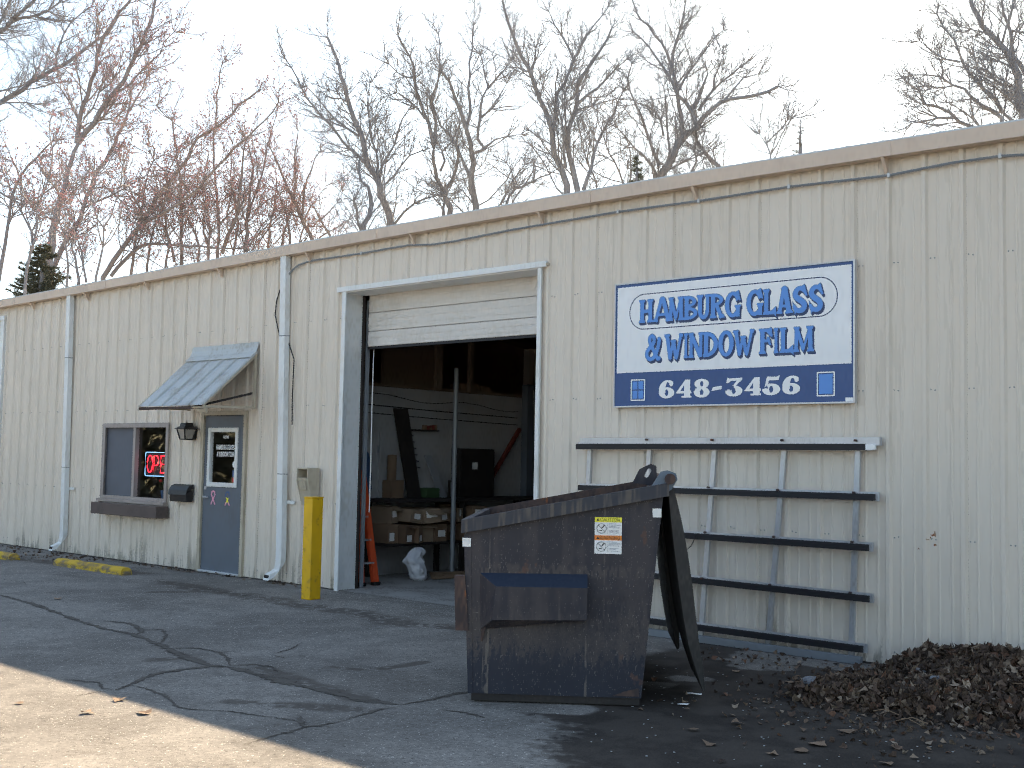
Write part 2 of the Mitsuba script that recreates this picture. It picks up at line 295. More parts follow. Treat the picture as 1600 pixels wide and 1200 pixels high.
def ribbed(x0, x1, z0, ztop, holes=(), flip=1.0, y0=0.0):
    xs = []
    k0, k1 = math.floor((x0 - RX0) / FT) - 1, math.ceil((x1 - RX0) / FT) + 1
    for k in range(k0, k1 + 1): xs += [(RX0 + k * FT + a, b) for a, b in RIB]
    X = np.array([a for a, _ in xs]); Y = np.array([b for _, b in xs])
    cuts = sorted({x0, x1, *[h for H in holes for h in H[:2] if x0 < h < x1]} | {a for a in X if x0 < a < x1})
    mb = MB()
    for a, b in zip(cuts[:-1], cuts[1:]):
        if b - a < 1e-5: continue
        m = (a + b) / 2; ya, yb = np.interp([a, b], X, Y); iv = [(z0, None)]
        for h in holes:
            if h[0] < m < h[1]:
                lo, hi = h[2], h[3]; iv = ([(z0, lo)] if lo > z0 else []) + [(hi, None)]
        for lo, hi in iv:
            ha, hb = (ztop(a), ztop(b)) if hi is None else (hi, hi)
            mb.quad((a, y0 + ya * flip, lo), (b, y0 + yb * flip, lo), (b, y0 + yb * flip, hb), (a, y0 + ya * flip, ha))
    return mb
W_ = f'{B}__wall'
tag(W_)
k = -49
while RX0 + k * FT < XR:
    a, b = max(XL, RX0 + k * FT + .043), min(XR, RX0 + (k + 3) * FT + .043)
    if b > a + .01:
        gap = .003 if k in (-25, -19, -16) or k == -22 else .0005; top = lambda x: float(gut(x)) + .02
        if a > -9.70 and b < -7.92:
            put(ribbed(a + gap, b, .015, lambda x: .91), 'm_siding', 'panel', W_); put(ribbed(a + gap, b, 2.03, top), 'm_siding', 'panel', W_)
        else: put(ribbed(a + gap, b, .015, top, HOLES), 'm_siding', 'panel', W_)
    k += 3
mb = MB()                                       # screw heads along the girts
for z in (.12, 1.04, 2.235, 3.3):
    for k in range(-50, 33):
        for dx in (.058, .092) if z > 1 else (.058,):
            x = RX0 + k * FT + dx
            if XL < x < XR and not any(h[0] - .03 < x < h[1] + .03 and h[2] < z < h[3] + .04 for h in HOLES):
                zz = z + R.uniform(-.008, .008); mb.tube([(x, .002, zz), (x, -.004, zz)], .0065, 6).tube([(x, -.003, zz), (x, -.009, zz)], .004, 6)
put(mb, 'm_pipe', 'screw', W_, kind='stuff')
def slab(x0, x1, y0, y1, z0, z1, m, name, parent, **k): return put(MB().box(x0, x1, y0, y1, z0, z1), m, name, parent, **k)
put(MB().box(XL, XL + .05, .01, YB, 0, 4.06).box(XR - .05, XR, .01, YB, 0, 4.05).box(XL, XR, YB, YB + .05, 0, 4.03), 'm_siding', 'end_wall', B)
mb = MB()                                       # roof: ribbed sheets rising to the ridge and down again
for sgn, ya, yb_ in ((1, -.125, 4.5), (-1, YB + .12, 4.5)):
    X = [];
    for k in range(-52, 34):
        X += [(RX0 + k * FT + a, b) for a, b in RIB[:4]]
    X = np.array([q for q in X if XL < q[0] < XR]); n = len(X)
    zf = np.array([float(gut(x)) + .128 for x in X[:, 0]]) - X[:, 1] * .45; zr = 4.70 - X[:, 1] * .45
    v = np.vstack([np.c_[X[:, 0], np.full(n, ya), zf], np.c_[X[:, 0], np.full(n, yb_), zr]]); i = np.arange(n - 1)
    mb.add(v, np.c_[i, i + 1, i + 1 + n, i + n])
put(mb, 'm_galv', 'roof', B)
GU = f'{B}__gutter'
xs = np.linspace(XL, XR, 61); mb = MB(); es = MB()
for a, b in zip(xs[:-1], xs[1:]):
    za, zb = float(gut(a)), float(gut(b)); prof = [(-.034, .0), (-.135, .0), (-.142, .118), (-.124, .118), (-.120, .104)]
    for (y0, h0), (y1, h1) in zip(prof[:-1], prof[1:]): mb.quad((a, y0, za + h0), (b, y0, zb + h0), (b, y1, zb + h1), (a, y1, za + h1))
    es.quad((a, -.1235, za + .112), (b, -.1235, zb + .112), (b, -.1235, zb + .137), (a, -.1235, za + .137))
put(mb, 'm_gutter', 'gutter', B)
put(es, 'm_galv', 'eave_strip', B, label='thin grey metal strip along the roof edge above the gutter')
for x in (-12.68, -9.67, -3.50, -.317, 2.785, 5.9):
    z = float(gut(x)); put(MB().box(x - .02, x + .02, -.146, -.1225, z - .003, z + .119), 'm_gutter', 'joint_band', GU)
for x in (-13.9, -12.13, -10.34, -8.575, -6.727, -4.823, -2.924, -1.0, .878, 2.723, 4.6):
    z = float(gut(x)); mb = MB()
    p = [(-.128, z - .001), (-.034, z - .001), (-.034, z - .115), (-.046, z - .115)]
    mb.hexa([(x - .014, *p[0]), (x - .014, *p[1]), (x - .014, *p[2]), (x - .014, *p[3]), (x + .014, *p[0]), (x + .014, *p[1]), (x + .014, *p[2]), (x + .014, *p[3])])
    put(mb, 'm_gutter', 'bracket', GU)
def downspout(xt, xb, zt, name):
    d = put(MB().hull([(xb + i * .055, -.045 - j * .075, .34) for i in (-1, 1) for j in (0, 1)] + [(xt + i * .055, -.045 - j * .075, zt) for i in (-1, 1) for j in (0, 1)]), 'm_white_trim', name, B)
    mb = MB(); path = [(xb, -.082, .36), (xb - .005, -.085, .27), (xb - .015, -.11, .19), (xb - .04, -.18, .12), (xb - .06, -.25, .085)]
    for k in range(4):
        a, b = np.array(path[k]), np.array(path[k + 1]); n = np.array([(0, 0, 1), (0, -.3, 1), (0, -.7, .7), (0, -.9, .4), (0, -.95, .3)][k]); m = np.array([(0, 0, 1), (0, -.3, 1), (0, -.7, .7), (0, -.9, .4), (0, -.95, .3)][k + 1])
        up0, up1 = [np.cross([1, 0, 0], q / np.linalg.norm(q)) for q in (n, m)]
        mb.hexa([a + np.array([-.055, 0, 0]) - up0 * .038, a + np.array([.055, 0, 0]) - up0 * .038, a + np.array([.055, 0, 0]) + up0 * .038, a + np.array([-.055, 0, 0]) + up0 * .038] +
                [b + np.array([-.055, 0, 0]) - up1 * .038, b + np.array([.055, 0, 0]) - up1 * .038, b + np.array([.055, 0, 0]) + up1 * .038, b + np.array([-.055, 0, 0]) + up1 * .038])
    put(mb, 'm_white_trim', 'elbow', d)
    e = np.array(path[-1]); put(MB().box(e[0] - .045, e[0] + .045, e[1] - .003, e[1] + .01, e[2] - .028, e[2] + .028), 'm_black', 'outlet', d)
    for z in (.62 * zt + .55, .33 * zt):
        x = xb + (xt - xb) * (z - .3) / (zt - .3); put(MB().box(x - .058, x + .058, -.123, -.04, z - .006, z + .006), 'm_pipe', 'joint', d)
    z = 1.02; x = xb + (xt - xb) * (z - .3) / (zt - .3)
    put(MB().box(x - .058, x + .058, -.1235, -.036, z - .022, z + .022).box(x + .058, x + .20, -.04, -.033, z - .022, z + .022), 'm_white_trim', 'strap', d)
    return d
tag(downspout(-10.83, -10.71, 4.10, 'downspout'), 'white square downspout at the left, near the office window')
tag(downspout(-5.275, -5.17, 4.16, 'downspout'), 'white square downspout between the office door and the overhead door')
# far left: trim and door of the next bay
LT = put(MB().box(-13.30, -13.19, -.05, .02, 0, 3.86).box(-15.4, -13.16, -.065, .02, 3.86, 3.93), 'm_white_trim', 'next_bay_door', B)
for i in range(7): put(MB().box(-15.4, -13.31, -.02 + .012 * (i % 2 == 9), .02, .02 + i * .548, .02 + i * .548 + .538, .006), 'm_sheet_white', 'section', LT)

# big opening
D = f'{B}__overhead_door'
DT = put(MB().box(-4.262, -.93, -.062, -.034, 3.612, 3.672).box(-4.16, -1.03, -.034, .30, 3.60, 3.615), 'm_white_trim', 'door_trim', B)
put(MB().box(-4.166, -4.10, -.052, -.0305, 0, 3.611).box(-4.166, -4.156, -.0305, .27, 0, 3.60), 'm_white_trim', 'jamb', DT)
put(MB().box(-1.046, -.996, -.052, -.0305, 0, 3.611).box(-1.035, -1.026, -.0305, .27, 0, 3.60), 'm_white_trim', 'jamb', DT)
put(MB().box(-.93, -.895, -.058, -.034, 3.622, 3.650), 'm_tan_metal', 'trim_end', DT)
put(MB().box(-4.155, -4.128, .272, .30, 0, 3.599), 'm_wood_dark', 'stop', DT)
edges = [2.965, 3.155, 3.385, 3.62]
tag(D)
for z0, z1 in zip(edges[:-1], edges[1:]):
    mb = MB().box(-4.09, -1.04, .315, .355, z0 + .003, z1 - .003, .005)
    for q in ((z0 * 2 + z1) / 3, (z0 + 2 * z1) / 3): mb.box(-4.09, -1.04, .311, .316, q - .018, q + .018, .002)
    put(mb, 'm_sheet_white', 'section', D)
put(MB().box(-4.09, -1.04, .312, .36, 2.935, 2.964), 'm_rubber', 'bottom_seal', D)
put(MB().box(-4.155, -4.125, .335, .38, 0, 3.55), 'm_pipe', 'track', D)
put(MB().box(-1.07, -1.03, .335, .40, 0, 3.55), 'm_pipe', 'track', D)

# inside of the workshop and of the office
IN = f'{B}__interior'
tag(IN)
put(MB().quad((XL + .06, .0, .005), (XR - .06, .0, .005), (XR - .06, YB, .005), (XL + .06, YB, .005)), 'm_concrete', 'floor', IN)
PW = put(MB().box(-5.25, -5.2, .05, 8.9, .006, 2.58), 'm_drywall', 'partition', IN)
put(MB().box(-5.1995, -5.175, 1.17, 1.23, .006, 2.02).box(-5.1995, -5.175, 1.53, 1.59, .006, 2.02).box(-5.1995, -5.175, 1.23, 1.53, 1.96, 2.02), 'm_drywall', 'door_frame', PW)
put(MB().box(-5.1995, -5.185, 1.232, 1.528, .02, 1.958), 'm_drywall', 'door_panel', PW)
for z in (.45, 1.02, 1.72): put(MB().box(-5.185, -5.174, 1.50, 1.535, z - .05, z + .05), 'm_pipe', 'hinge', PW)
put(MB().box(-14, -5.26, .06, 8.9, 2.59, 2.63), 'm_loft_board', 'loft_floor', IN)
put(MB().box(-9.06, -9, .06, 8.9, 2.64, 4.1), 'm_loft_board', 'loft_back', IN)
put(MB().box(-5.24, -5.18, 2.60, 2.72, 2.60, 4.2).box(-5.24, -5.18, 3.30, 3.36, 2.60, 4.2).box(-5.6, -5.56, 1.9, 2.95, 2.64, 4.2), 'm_loft_board', 'loft_post', IN)
put(MB().box(-5.2, 6.0, 8.6, 8.66, .01, 4.2), 'm_loft_board', 'back_liner', IN)
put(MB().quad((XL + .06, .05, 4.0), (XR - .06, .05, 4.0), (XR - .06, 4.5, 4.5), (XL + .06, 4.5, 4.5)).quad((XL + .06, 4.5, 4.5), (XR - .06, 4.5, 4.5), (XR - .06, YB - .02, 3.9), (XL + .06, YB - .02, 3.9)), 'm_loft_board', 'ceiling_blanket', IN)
put(MB().box(6.0, 6.06, .05, 8.6, .01, 4.2), 'm_loft_board', 'side_liner', IN)
for z, w in ((2.30, .008), (2.19, .007)): put(MB().tube([(-5.19, 1.0, z + .03), (-5.185, 2.5, z - .01), (-5.19, 4.4, z - .04)], w, 6), 'm_black', 'conduit', IN)
put(MB().tube([(-5.18, 1.1 + .3 * i, 2.46 + .035 * math.sin(i * 1.1) - .008 * i) for i in range(12)], .005, 5), 'm_black', 'slack_wire', IN)
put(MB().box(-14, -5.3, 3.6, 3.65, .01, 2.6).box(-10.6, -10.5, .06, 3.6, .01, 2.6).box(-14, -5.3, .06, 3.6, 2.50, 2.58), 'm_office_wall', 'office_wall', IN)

# office window
OW = f'{B}__office_window'
tag(OW)
x0, x1, z0, z1 = -9.70, -7.92, .91, 2.03
put(MB().box(x0 - .02, x1 + .02, -.048, -.0305, z1 - .055, z1 + .012).box(x0 - .02, x0 + .06, -.045, -.0305, z0, z1 - .055).box(x1 - .045, x1 + .02, -.045, -.0305, z0, z1 - .055).box(x0 - .02, x1 + .02, -.045, -.0305, z0, z0 + .05)
    .box(x0, x0 + .02, -.03, .06, z0, z1).box(x1 - .02, x1, -.03, .06, z0, z1).box(x0 + .02, x1 - .02, -.03, .06, z0, z0 + .02).box(x0 + .02, x1 - .02, -.03, .06, z1 - .02, z1), 'm_taupe', 'frame', OW)
put(MB().box(-8.85, -8.785, -.036, .03, z0 + .05, z1 - .055), 'm_taupe', 'mullion', OW)
put(MB().quad((x0 + .02, .012, z0 + .02), (-8.83, .012, z0 + .02), (-8.83, .012, z1 - .02), (x0 + .02, .012, z1 - .02)), 'm_screen', 'insect_screen', OW, label='grey insect screen over the left half of the window')
put(MB().quad((-8.80, .02, z0 + .02), (x1 - .02, .02, z0 + .02), (x1 - .02, .02, z1 - .02), (-8.80, .02, z1 - .02)), 'm_glass', 'pane', OW)
put(MB().box(x0 - .05, x1 + .03, -.09, -.0305, z0 - .045, z0 - .001).box(x0 - .05, x1 + .03, -.055, -.0305, z0 - .075, z0 - .046), 'm_taupe', 'sill', OW)

# entrance door
ED = f'{B}__entry_door'
tag(ED)
put(MB().box(-7.10, -7.035, -.04, .05, .01, 2.19).box(-6.115, -6.06, -.04, .05, .01, 2.19).box(-7.035, -6.115, -.04, .05, 2.135, 2.19), 'm_tan_metal', 'frame', ED)
put(MB().box(-7.03, -6.925, -.012, .03, .04, 2.13).box(-6.275, -6.12, -.012, .03, .04, 2.13).box(-6.925, -6.275, -.012, .03, .04, 1.185).box(-6.925, -6.275, -.012, .03, 1.945, 2.13), 'm_door_grey', 'slab', ED)
put(MB().box(-6.945, -6.885, -.028, .03, 1.165, 1.965, .004).box(-6.315, -6.255, -.028, .03, 1.165, 1.965, .004).box(-6.885, -6.315, -.0275, .03, 1.165, 1.225, .004).box(-6.885, -6.315, -.0275, .03, 1.905, 1.965, .004), 'm_white_trim', 'glazing_frame', ED)
put(MB().quad((-6.89, .005, 1.2), (-6.31, .005, 1.2), (-6.31, .005, 1.93), (-6.89, .005, 1.93)), 'm_glass', 'pane', ED)
put(MB().box(-7.04, -6.11, -.06, .06, .008, .038, .005), 'm_galv', 'threshold', ED)
put(MB().tube([(-6.97, -.012, 1.02), (-6.97, -.055, 1.02)], .016, 8).tube([(-6.975, -.052, 1.02), (-6.86, -.056, 1.02)], .011, 8).tube([(-6.965, -.012, 1.145), (-6.965, -.03, 1.145)], .024, 10), 'm_alu', 'handle', ED)
for z in (.35, 1.10, 1.86): put(MB().tube([(-6.117, -.03, z - .055), (-6.117, -.03, z + .055)], .012, 6), 'm_taupe', 'hinge', ED)
def flat_text(text, h, x, z, width, y, m, name, parent, bold=True):
    t = meshkit.text_mesh(text, h, .001, bold); b = t.bounds; s = width / (b[1][0] - b[0][0])
    M = wallmat(y) @ np.array([[s, 0, 0, x - b[0][0] * s], [0, 1, 0, z], [0, 0, 1, 0], [0, 0, 0, 1.0]])
    return put(MB().tm(t, M), m, name, parent)
flat_text('HAMBURG GLASS', .062, -6.785, 1.672, .42, .003, 'm_white_print', 'lettering', ED)
flat_text('& WINDOW FILM', .062, -6.76, 1.578, .39, .003, 'm_white_print', 'lettering', ED)
flat_text('4500', .036, -6.63, 1.822, .135, .003, 'm_white_print', 'lettering', ED)
put(MB().poly(sg.Point(-6.348, 1.475).buffer(.045), .001, wallmat(.003)), 'm_white_print', 'sticker', ED)
put(MB().box(-6.385, -6.32, .002, .003, 1.305, 1.395), 'm_navy', 'sticker', ED); put(MB().box(-6.385, -6.32, .002, .003, 1.235, 1.295), 'm_red_print', 'sticker', ED)
def ribbon(x, z, h, w):
    a = sg.LineString([(x - w * .5, z), (x + w * .42, z + h * .72), (x + w * .30, z + h * .95), (x, z + h), (x - w * .30, z + h * .95), (x - w * .42, z + h * .72), (x + w * .5, z)])
    return a.buffer(.011, cap_style='flat')
put(MB().poly(ribbon(-6.79, .925, .18, .10), .001, wallmat(-.0125)), 'm_pink', 'ribbon_decal', ED, label='pink awareness ribbon decal')
rb = ribbon(-6.46, .925, .18, .10)
put(MB().poly(rb.intersection(sg.box(-7, 1.03, -6, 1.2)), .001, wallmat(-.0125)), 'm_navy', 'ribbon_decal', ED, label='blue top of the second ribbon decal')
put(MB().poly(rb.intersection(sg.box(-7, .962, -6, 1.029)), .001, wallmat(-.0125)), 'm_yellow_print', 'ribbon_decal', ED, label='yellow middle of the second ribbon decal')
put(MB().poly(rb.intersection(sg.box(-7, .8, -6, .961)), .001, wallmat(-.0125)), 'm_pink', 'ribbon_decal', ED, label='red tails of the second ribbon decal')

# ------------------------------------------------------------------ things on the wall
AW = thing('door_awning', 'sloping grey ribbed metal awning over the office door', 'awning')
ax0, ax1 = -7.40, -5.853; y_e, z_e, y_w, z_w = -.84, 2.225, -.035, 2.955
sl = np.array([0, y_e - y_w, z_e - z_w]); sl /= np.linalg.norm(sl); nrm = np.array([0, -abs(sl[2]), abs(sl[1])]) * 1.0
def sheet(xa, xb):
    xs = [xa]; x = xa
    mbs = MB(); pr = []
    wv = (xb - xa)
    for u, h in ((0, .0), (.16, 0), (.19, .006), (.25, .006), (.28, 0), (.60, 0), (.63, .006), (.69, .006), (.72, 0), (.93, 0), (.955, .022), (.985, .022), (1.0, 0)): pr.append((xa + wv * u, h))
    e, w = np.array([0, y_e, z_e]), np.array([0, y_w, z_w])
    for (a, ha), (b, hb) in zip(pr[:-1], pr[1:]):
        A0, B0 = e + nrm * ha + [a, 0, 0], e + nrm * hb + [b, 0, 0]; A1, B1 = w + nrm * ha + [a, 0, 0], w + nrm * hb + [b, 0, 0]
        mbs.quad(A0, B0, B1, A1)
        mbs.quad(A0 - nrm * .004, B0 - nrm * .004, B0, A0)
    return mbs
n_s = 5
for i in range(n_s): put(sheet(ax0 + (ax1 - ax0) * i / n_s, ax0 + (ax1 - ax0) * (i + 1) / n_s), 'm_awning', 'roof_sheet', AW)
mb = MB(); pf = [(-.034, 3.085), (-.040, 3.02), (-.065, 2.955), (-.135, 2.895), (-.14, 2.88)]
for (ya, za), (yb, zb) in zip(pf[:-1], pf[1:]): mb.hexa([(ax0 + .02, ya, za), (ax1 + .0, ya, za), (ax1 + .0, yb, zb), (ax0 + .02, yb, zb), (ax0 + .02, ya - .004, za + .004), (ax1, ya - .004, za + .004), (ax1, yb - .004, zb + .004), (ax0 + .02, yb - .004, zb + .004)])
put(mb, 'm_awning', 'flashing', AW)
for x in (ax1 - .02, ax0 + .02):
    put(MB().bar((x, -.06, 2.955), (x, -.06, 2.20), .035, .03, (0, 1, 0)), 'm_tan_metal', 'upright', AW)
    put(MB().bar((x, -.045, 2.225), (x, -.83, 2.205), .03, .03), 'm_tan_metal', 'side_rail', AW)
    put(MB().bar((x, -.07, 2.90), (x, -.83, 2.225), .03, .026), 'm_tan_metal', 'rafter', AW)
put(MB().bar((ax0 + .02, -.815, 2.196), (ax1 - .01, -.815, 2.196), .035, .035), 'm_rust', 'front_rail', AW, label='rusty front rail under the awning edge')
put(MB().bar((ax1 - .04, -.04, 2.42), (ax1 - .35, -.78, 2.20), .03, .03), 'm_wood_dark', 'brace', AW)
put(MB().hexa([(ax1 - .15, -.80, 2.13), (ax1 + .0, -.80, 2.13), (ax1 + .0, -.78, 2.13), (ax1 - .15, -.78, 2.13), (ax1 - .28, -.845, 2.205), (ax1 + .01, -.845, 2.205), (ax1 + .01, -.78, 2.205), (ax1 - .28, -.78, 2.205)]), 'm_tan_metal', 'bent_corner', AW)

FB = thing('flower_box', 'empty brown wooden planter box under the office window', 'planter')
bx0, bx1, by, bz0, bz1 = -9.64, -7.845, -.228, .685, .855
put(MB().box(bx0, bx1, by, by + .02, bz0, bz1, .003), 'm_flowerbox', 'front_board', FB)
put(MB().box(bx0, bx0 + .02, by + .02, -.034, bz0, bz1, .003), 'm_flowerbox', 'end_board', FB); put(MB().box(bx1 - .02, bx1, by + .02, -.034, bz0, bz1, .003), 'm_flowerbox', 'end_board', FB)
put(MB().box(bx0 + .021, bx1 - .021, by + .021, -.054, bz0, bz0 + .02), 'm_flowerbox', 'bottom_board', FB)
put(MB().box(bx0 + .021, bx1 - .021, -.052, -.034, bz0, bz1 - .01), 'm_flowerbox', 'back_board', FB)

MBX = thing('wall_mailbox', 'black wall mailbox with curved lid beside the office door', 'mailbox')
mx0, mx1 = -7.66, -7.245
body = sg.Polygon([(-.034, .94), (-.13, .94), (-.145, 1.06), (-.034, 1.10)])
def ext_x(poly, xa, xb):      # polygon in (y, z) drawn out along x
    M = np.array([[0, 0, 1, xa], [1, 0, 0, 0], [0, 1, 0, 0], [0, 0, 0, 1.0]]); return MB().poly(poly, xb - xa, M)
put(ext_x(body, mx0, mx1), 'm_black', 'body', MBX)
lid = sg.Polygon([(-.034, 1.18), (-.06, 1.178), (-.11, 1.155), (-.145, 1.10), (-.158, 1.035), (-.150, 1.033), (-.14, 1.085), (-.034, 1.12)])
put(ext_x(lid, mx0 - .015, mx1 + .015), 'm_black', 'lid', MBX)

LN = thing('wall_lantern', 'small black coach lantern on the wall between window and office door', 'lamp')
lx, ly = -7.30, -.135
def frus(hw0, hw1, z0, z1, cx=lx, cy=ly): return [(cx + a * h, cy + b * h, z) for h, z in ((hw0, z0), (hw1, z1)) for a, b in ((-1, -1), (1, -1), (1, 1), (-1, 1))]
put(MB().hexa(frus(.056, .090, 1.81, 1.94)), 'm_lantern_glass', 'glass', LN)
mb = MB()
for a, b in ((-1, -1), (1, -1), (1, 1), (-1, 1)): mb.bar((lx + a * .060, ly + b * .060, 1.80), (lx + a * .094, ly + b * .094, 1.945), .014, .014, (0, 1, 0))
mb.hexa(frus(.064, .064, 1.795, 1.81))
put(mb, 'm_black', 'cage', LN)
put(MB().hexa(frus(.125, .068, 1.945, 1.985)).hexa(frus(.066, .060, 1.985, 2.03)).tube([(lx, ly, 2.03), (lx, ly, 2.065)], [.010, .003], 6), 'm_black', 'roof_cap', LN)
put(MB().box(lx - .045, lx + .045, -.042, -.0, 1.80, 1.98, .004).bar((lx, -.03, 1.96), (lx, ly, 1.96), .02, .02), 'm_black', 'wall_bracket', LN)

DB = thing('drop_box', 'tan metal night drop box with a slot, on the wall behind the yellow post', 'drop box')
prof = sg.Polygon([(-.034, 1.46), (-.205, 1.46), (-.205, 1.335), (-.185, 1.335), (-.20, 1.33), (-.11, 1.0), (-.034, 1.0)])
put(ext_x(sg.Polygon([(-.034, 1.46), (-.205, 1.46), (-.205, 1.445), (-.06, 1.445), (-.06, 1.345), (-.205, 1.335), (-.115, 1.0), (-.034, 1.0)]), -4.735, -4.545), 'm_tan_metal', 'body', DB)
put(ext_x(sg.Polygon([(-.034, 1.461), (-.206, 1.461), (-.206, 1.30), (-.15, 1.12), (-.115, 1.0), (-.034, 1.0)]), -4.544, -4.528), 'm_tan_metal', 'side_plate', DB)
put(ext_x(sg.Polygon([(-.034, 1.461), (-.206, 1.461), (-.206, 1.30), (-.15, 1.12), (-.115, 1.0), (-.034, 1.0)]), -4.752, -4.736), 'm_tan_metal', 'side_plate', DB)
put(MB().hexa([(-4.70, -.19, 1.30), (-4.58, -.19, 1.30), (-4.58, -.16, 1.20), (-4.70, -.16, 1.20), (-4.70, -.212, 1.305), (-4.58, -.212, 1.305), (-4.58, -.182, 1.19), (-4.70, -.182, 1.19)]), 'm_tan_metal', 'flap', DB)

BO = thing('yellow_post', 'square yellow painted steel guard post with chipped paint beside the overhead door', 'bollard')
put(MB().box(-3.764, -3.614, -.863, -.70, 0, 1.135, .008), 'm_yellow', 'post', BO)
put(MB().box(-3.768, -3.610, -.867, -.696, 1.1355, 1.147, .004), 'm_yellow', 'cap', BO)
def stop(x0, x1, y0, y1, z, label):
    s = thing('wheel_stop', label, 'wheel stop', 'yellow wheel stops along the wall'); mb = MB(); n = 9
    xs = np.linspace(x0, x1, n)
    ring = [(y0, 0), (y0 + .005, .06), (y0 + .045, z), (y1 - .045, z), (y1 - .005, .06), (y1, 0)]
    v = [(x + (.03 if i == 0 else -.03 if i == n - 1 else 0) * (h > .07), y + R.uniform(-.004, .004), h + (R.uniform(-.008, .004) if h > 0 else 0)) for i, x in enumerate(xs) for y, h in ring]
    q = [[i * 6 + j, i * 6 + j + 1, (i + 1) * 6 + j + 1, (i + 1) * 6 + j] for i in range(n - 1) for j in range(5)]
    mb.add(v, q); mb.add(v[:6], [[0, 2, 1], [0, 3, 2], [0, 4, 3], [0, 5, 4]]); mb.add(v[-6:], [[0, 1, 2], [0, 2, 3], [0, 3, 4], [0, 4, 5]])
    put(mb, 'm_curb', 'block', s, smooth=25)
stop(-9.02, -7.20, -1.10, -.94, .098, 'worn yellow concrete wheel stop in front of the office window')
stop(-11.95, -10.05, -1.25, -1.08, .095, 'worn yellow concrete wheel stop at the left edge, half covered with leaves')

CB = thing('utility_cable', 'thin grey cable strung along the wall under the gutter', 'cable')
put(MB().tube([(-5.07, -.05, 2.0), (-5.09, -.045, 2.354), (-5.08, -.045, 2.829), (-5.20, -.05, 3.05)], .008, 6), 'm_black', 'loose_run', CB)
put(MB().tube([(-5.36, -.05, 3.10), (-5.444, -.04, 3.247), (-5.51, -.04, 3.42), (-5.49, -.04, 3.6), (-5.40, -.05, 3.76)], .008, 6), 'm_black', 'loose_run', CB)
put(MB().tube([(-5.227, -.06, 3.916), (-5.16, -.05, 3.98), (-5.06, -.04, 4.03), (-4.9, -.04, 4.052), (-4.756, -.04, 4.06), (-3.846, -.04, 4.054), (-3.45, -.04, 4.062), (-3.008, -.04, 4.064), (-2.65, -.04, 4.03), (-2.283, -.04, 4.028), (-1.426, -.04, 4.057), (-.026, -.04, 4.071), (.905, -.04, 4.054), (1.834, -.04, 4.055), (2.35, -.04, 4.035), (2.745, -.04, 4.021), (3.281, -.04, 4.044), (3.643, -.04, 4.038), (4.2, -.04, 3.98), (6, -.04, 4.0)], .011, 6), 'm_pipe', 'main_run', CB)
for x, z in ((-3.846, 4.054), (-.026, 4.071), (.905, 4.054), (1.834, 4.055), (2.745, 4.021), (3.643, 4.038)): put(MB().box(x - .012, x + .012, -.056, -.0301, z - .02, z + .02, .003), 'm_galv', 'clip', CB)
# ------------------------------------------------------------------ sign lettering: condensed fat-face capitals drawn as outlines
def PG(p): return sg.Polygon(p).buffer(0)
def UN(l): return unary_union([g.buffer(0) for g in l])
LS, PT = sg.LineString, sg.Point
def ell(cx, cy, rx, ry): return affinity.scale(PT(cx, cy).buffer(1, 24), rx, ry)
def ring(cx, cy, rx, ry, tx, ty): return ell(cx, cy, rx, ry).difference(ell(cx, cy, rx - tx, ry - ty))
def bone(x0, y0, x1, y1, t, s0=1, s1=1):      # a stem that swells into a soft slab at the ends asked for
    g = [LS([(x0, y0), (x1, y1)]).buffer(t / 2, cap_style='flat')]
    for (x, y, s, sg_) in ((x0, y0, s0, 1), (x1, y1, s1, -1)):
        if s: g.append(PG([(x - t * .82, y), (x + t * .82, y), (x + t * .82, y + sg_ * .055), (x + t * .5, y + sg_ * .14), (x - t * .5, y + sg_ * .14), (x - t * .82, y + sg_ * .055)]))
    return UN(g)
def bx(a, b, c, d): return sg.box(a, b, c, d)
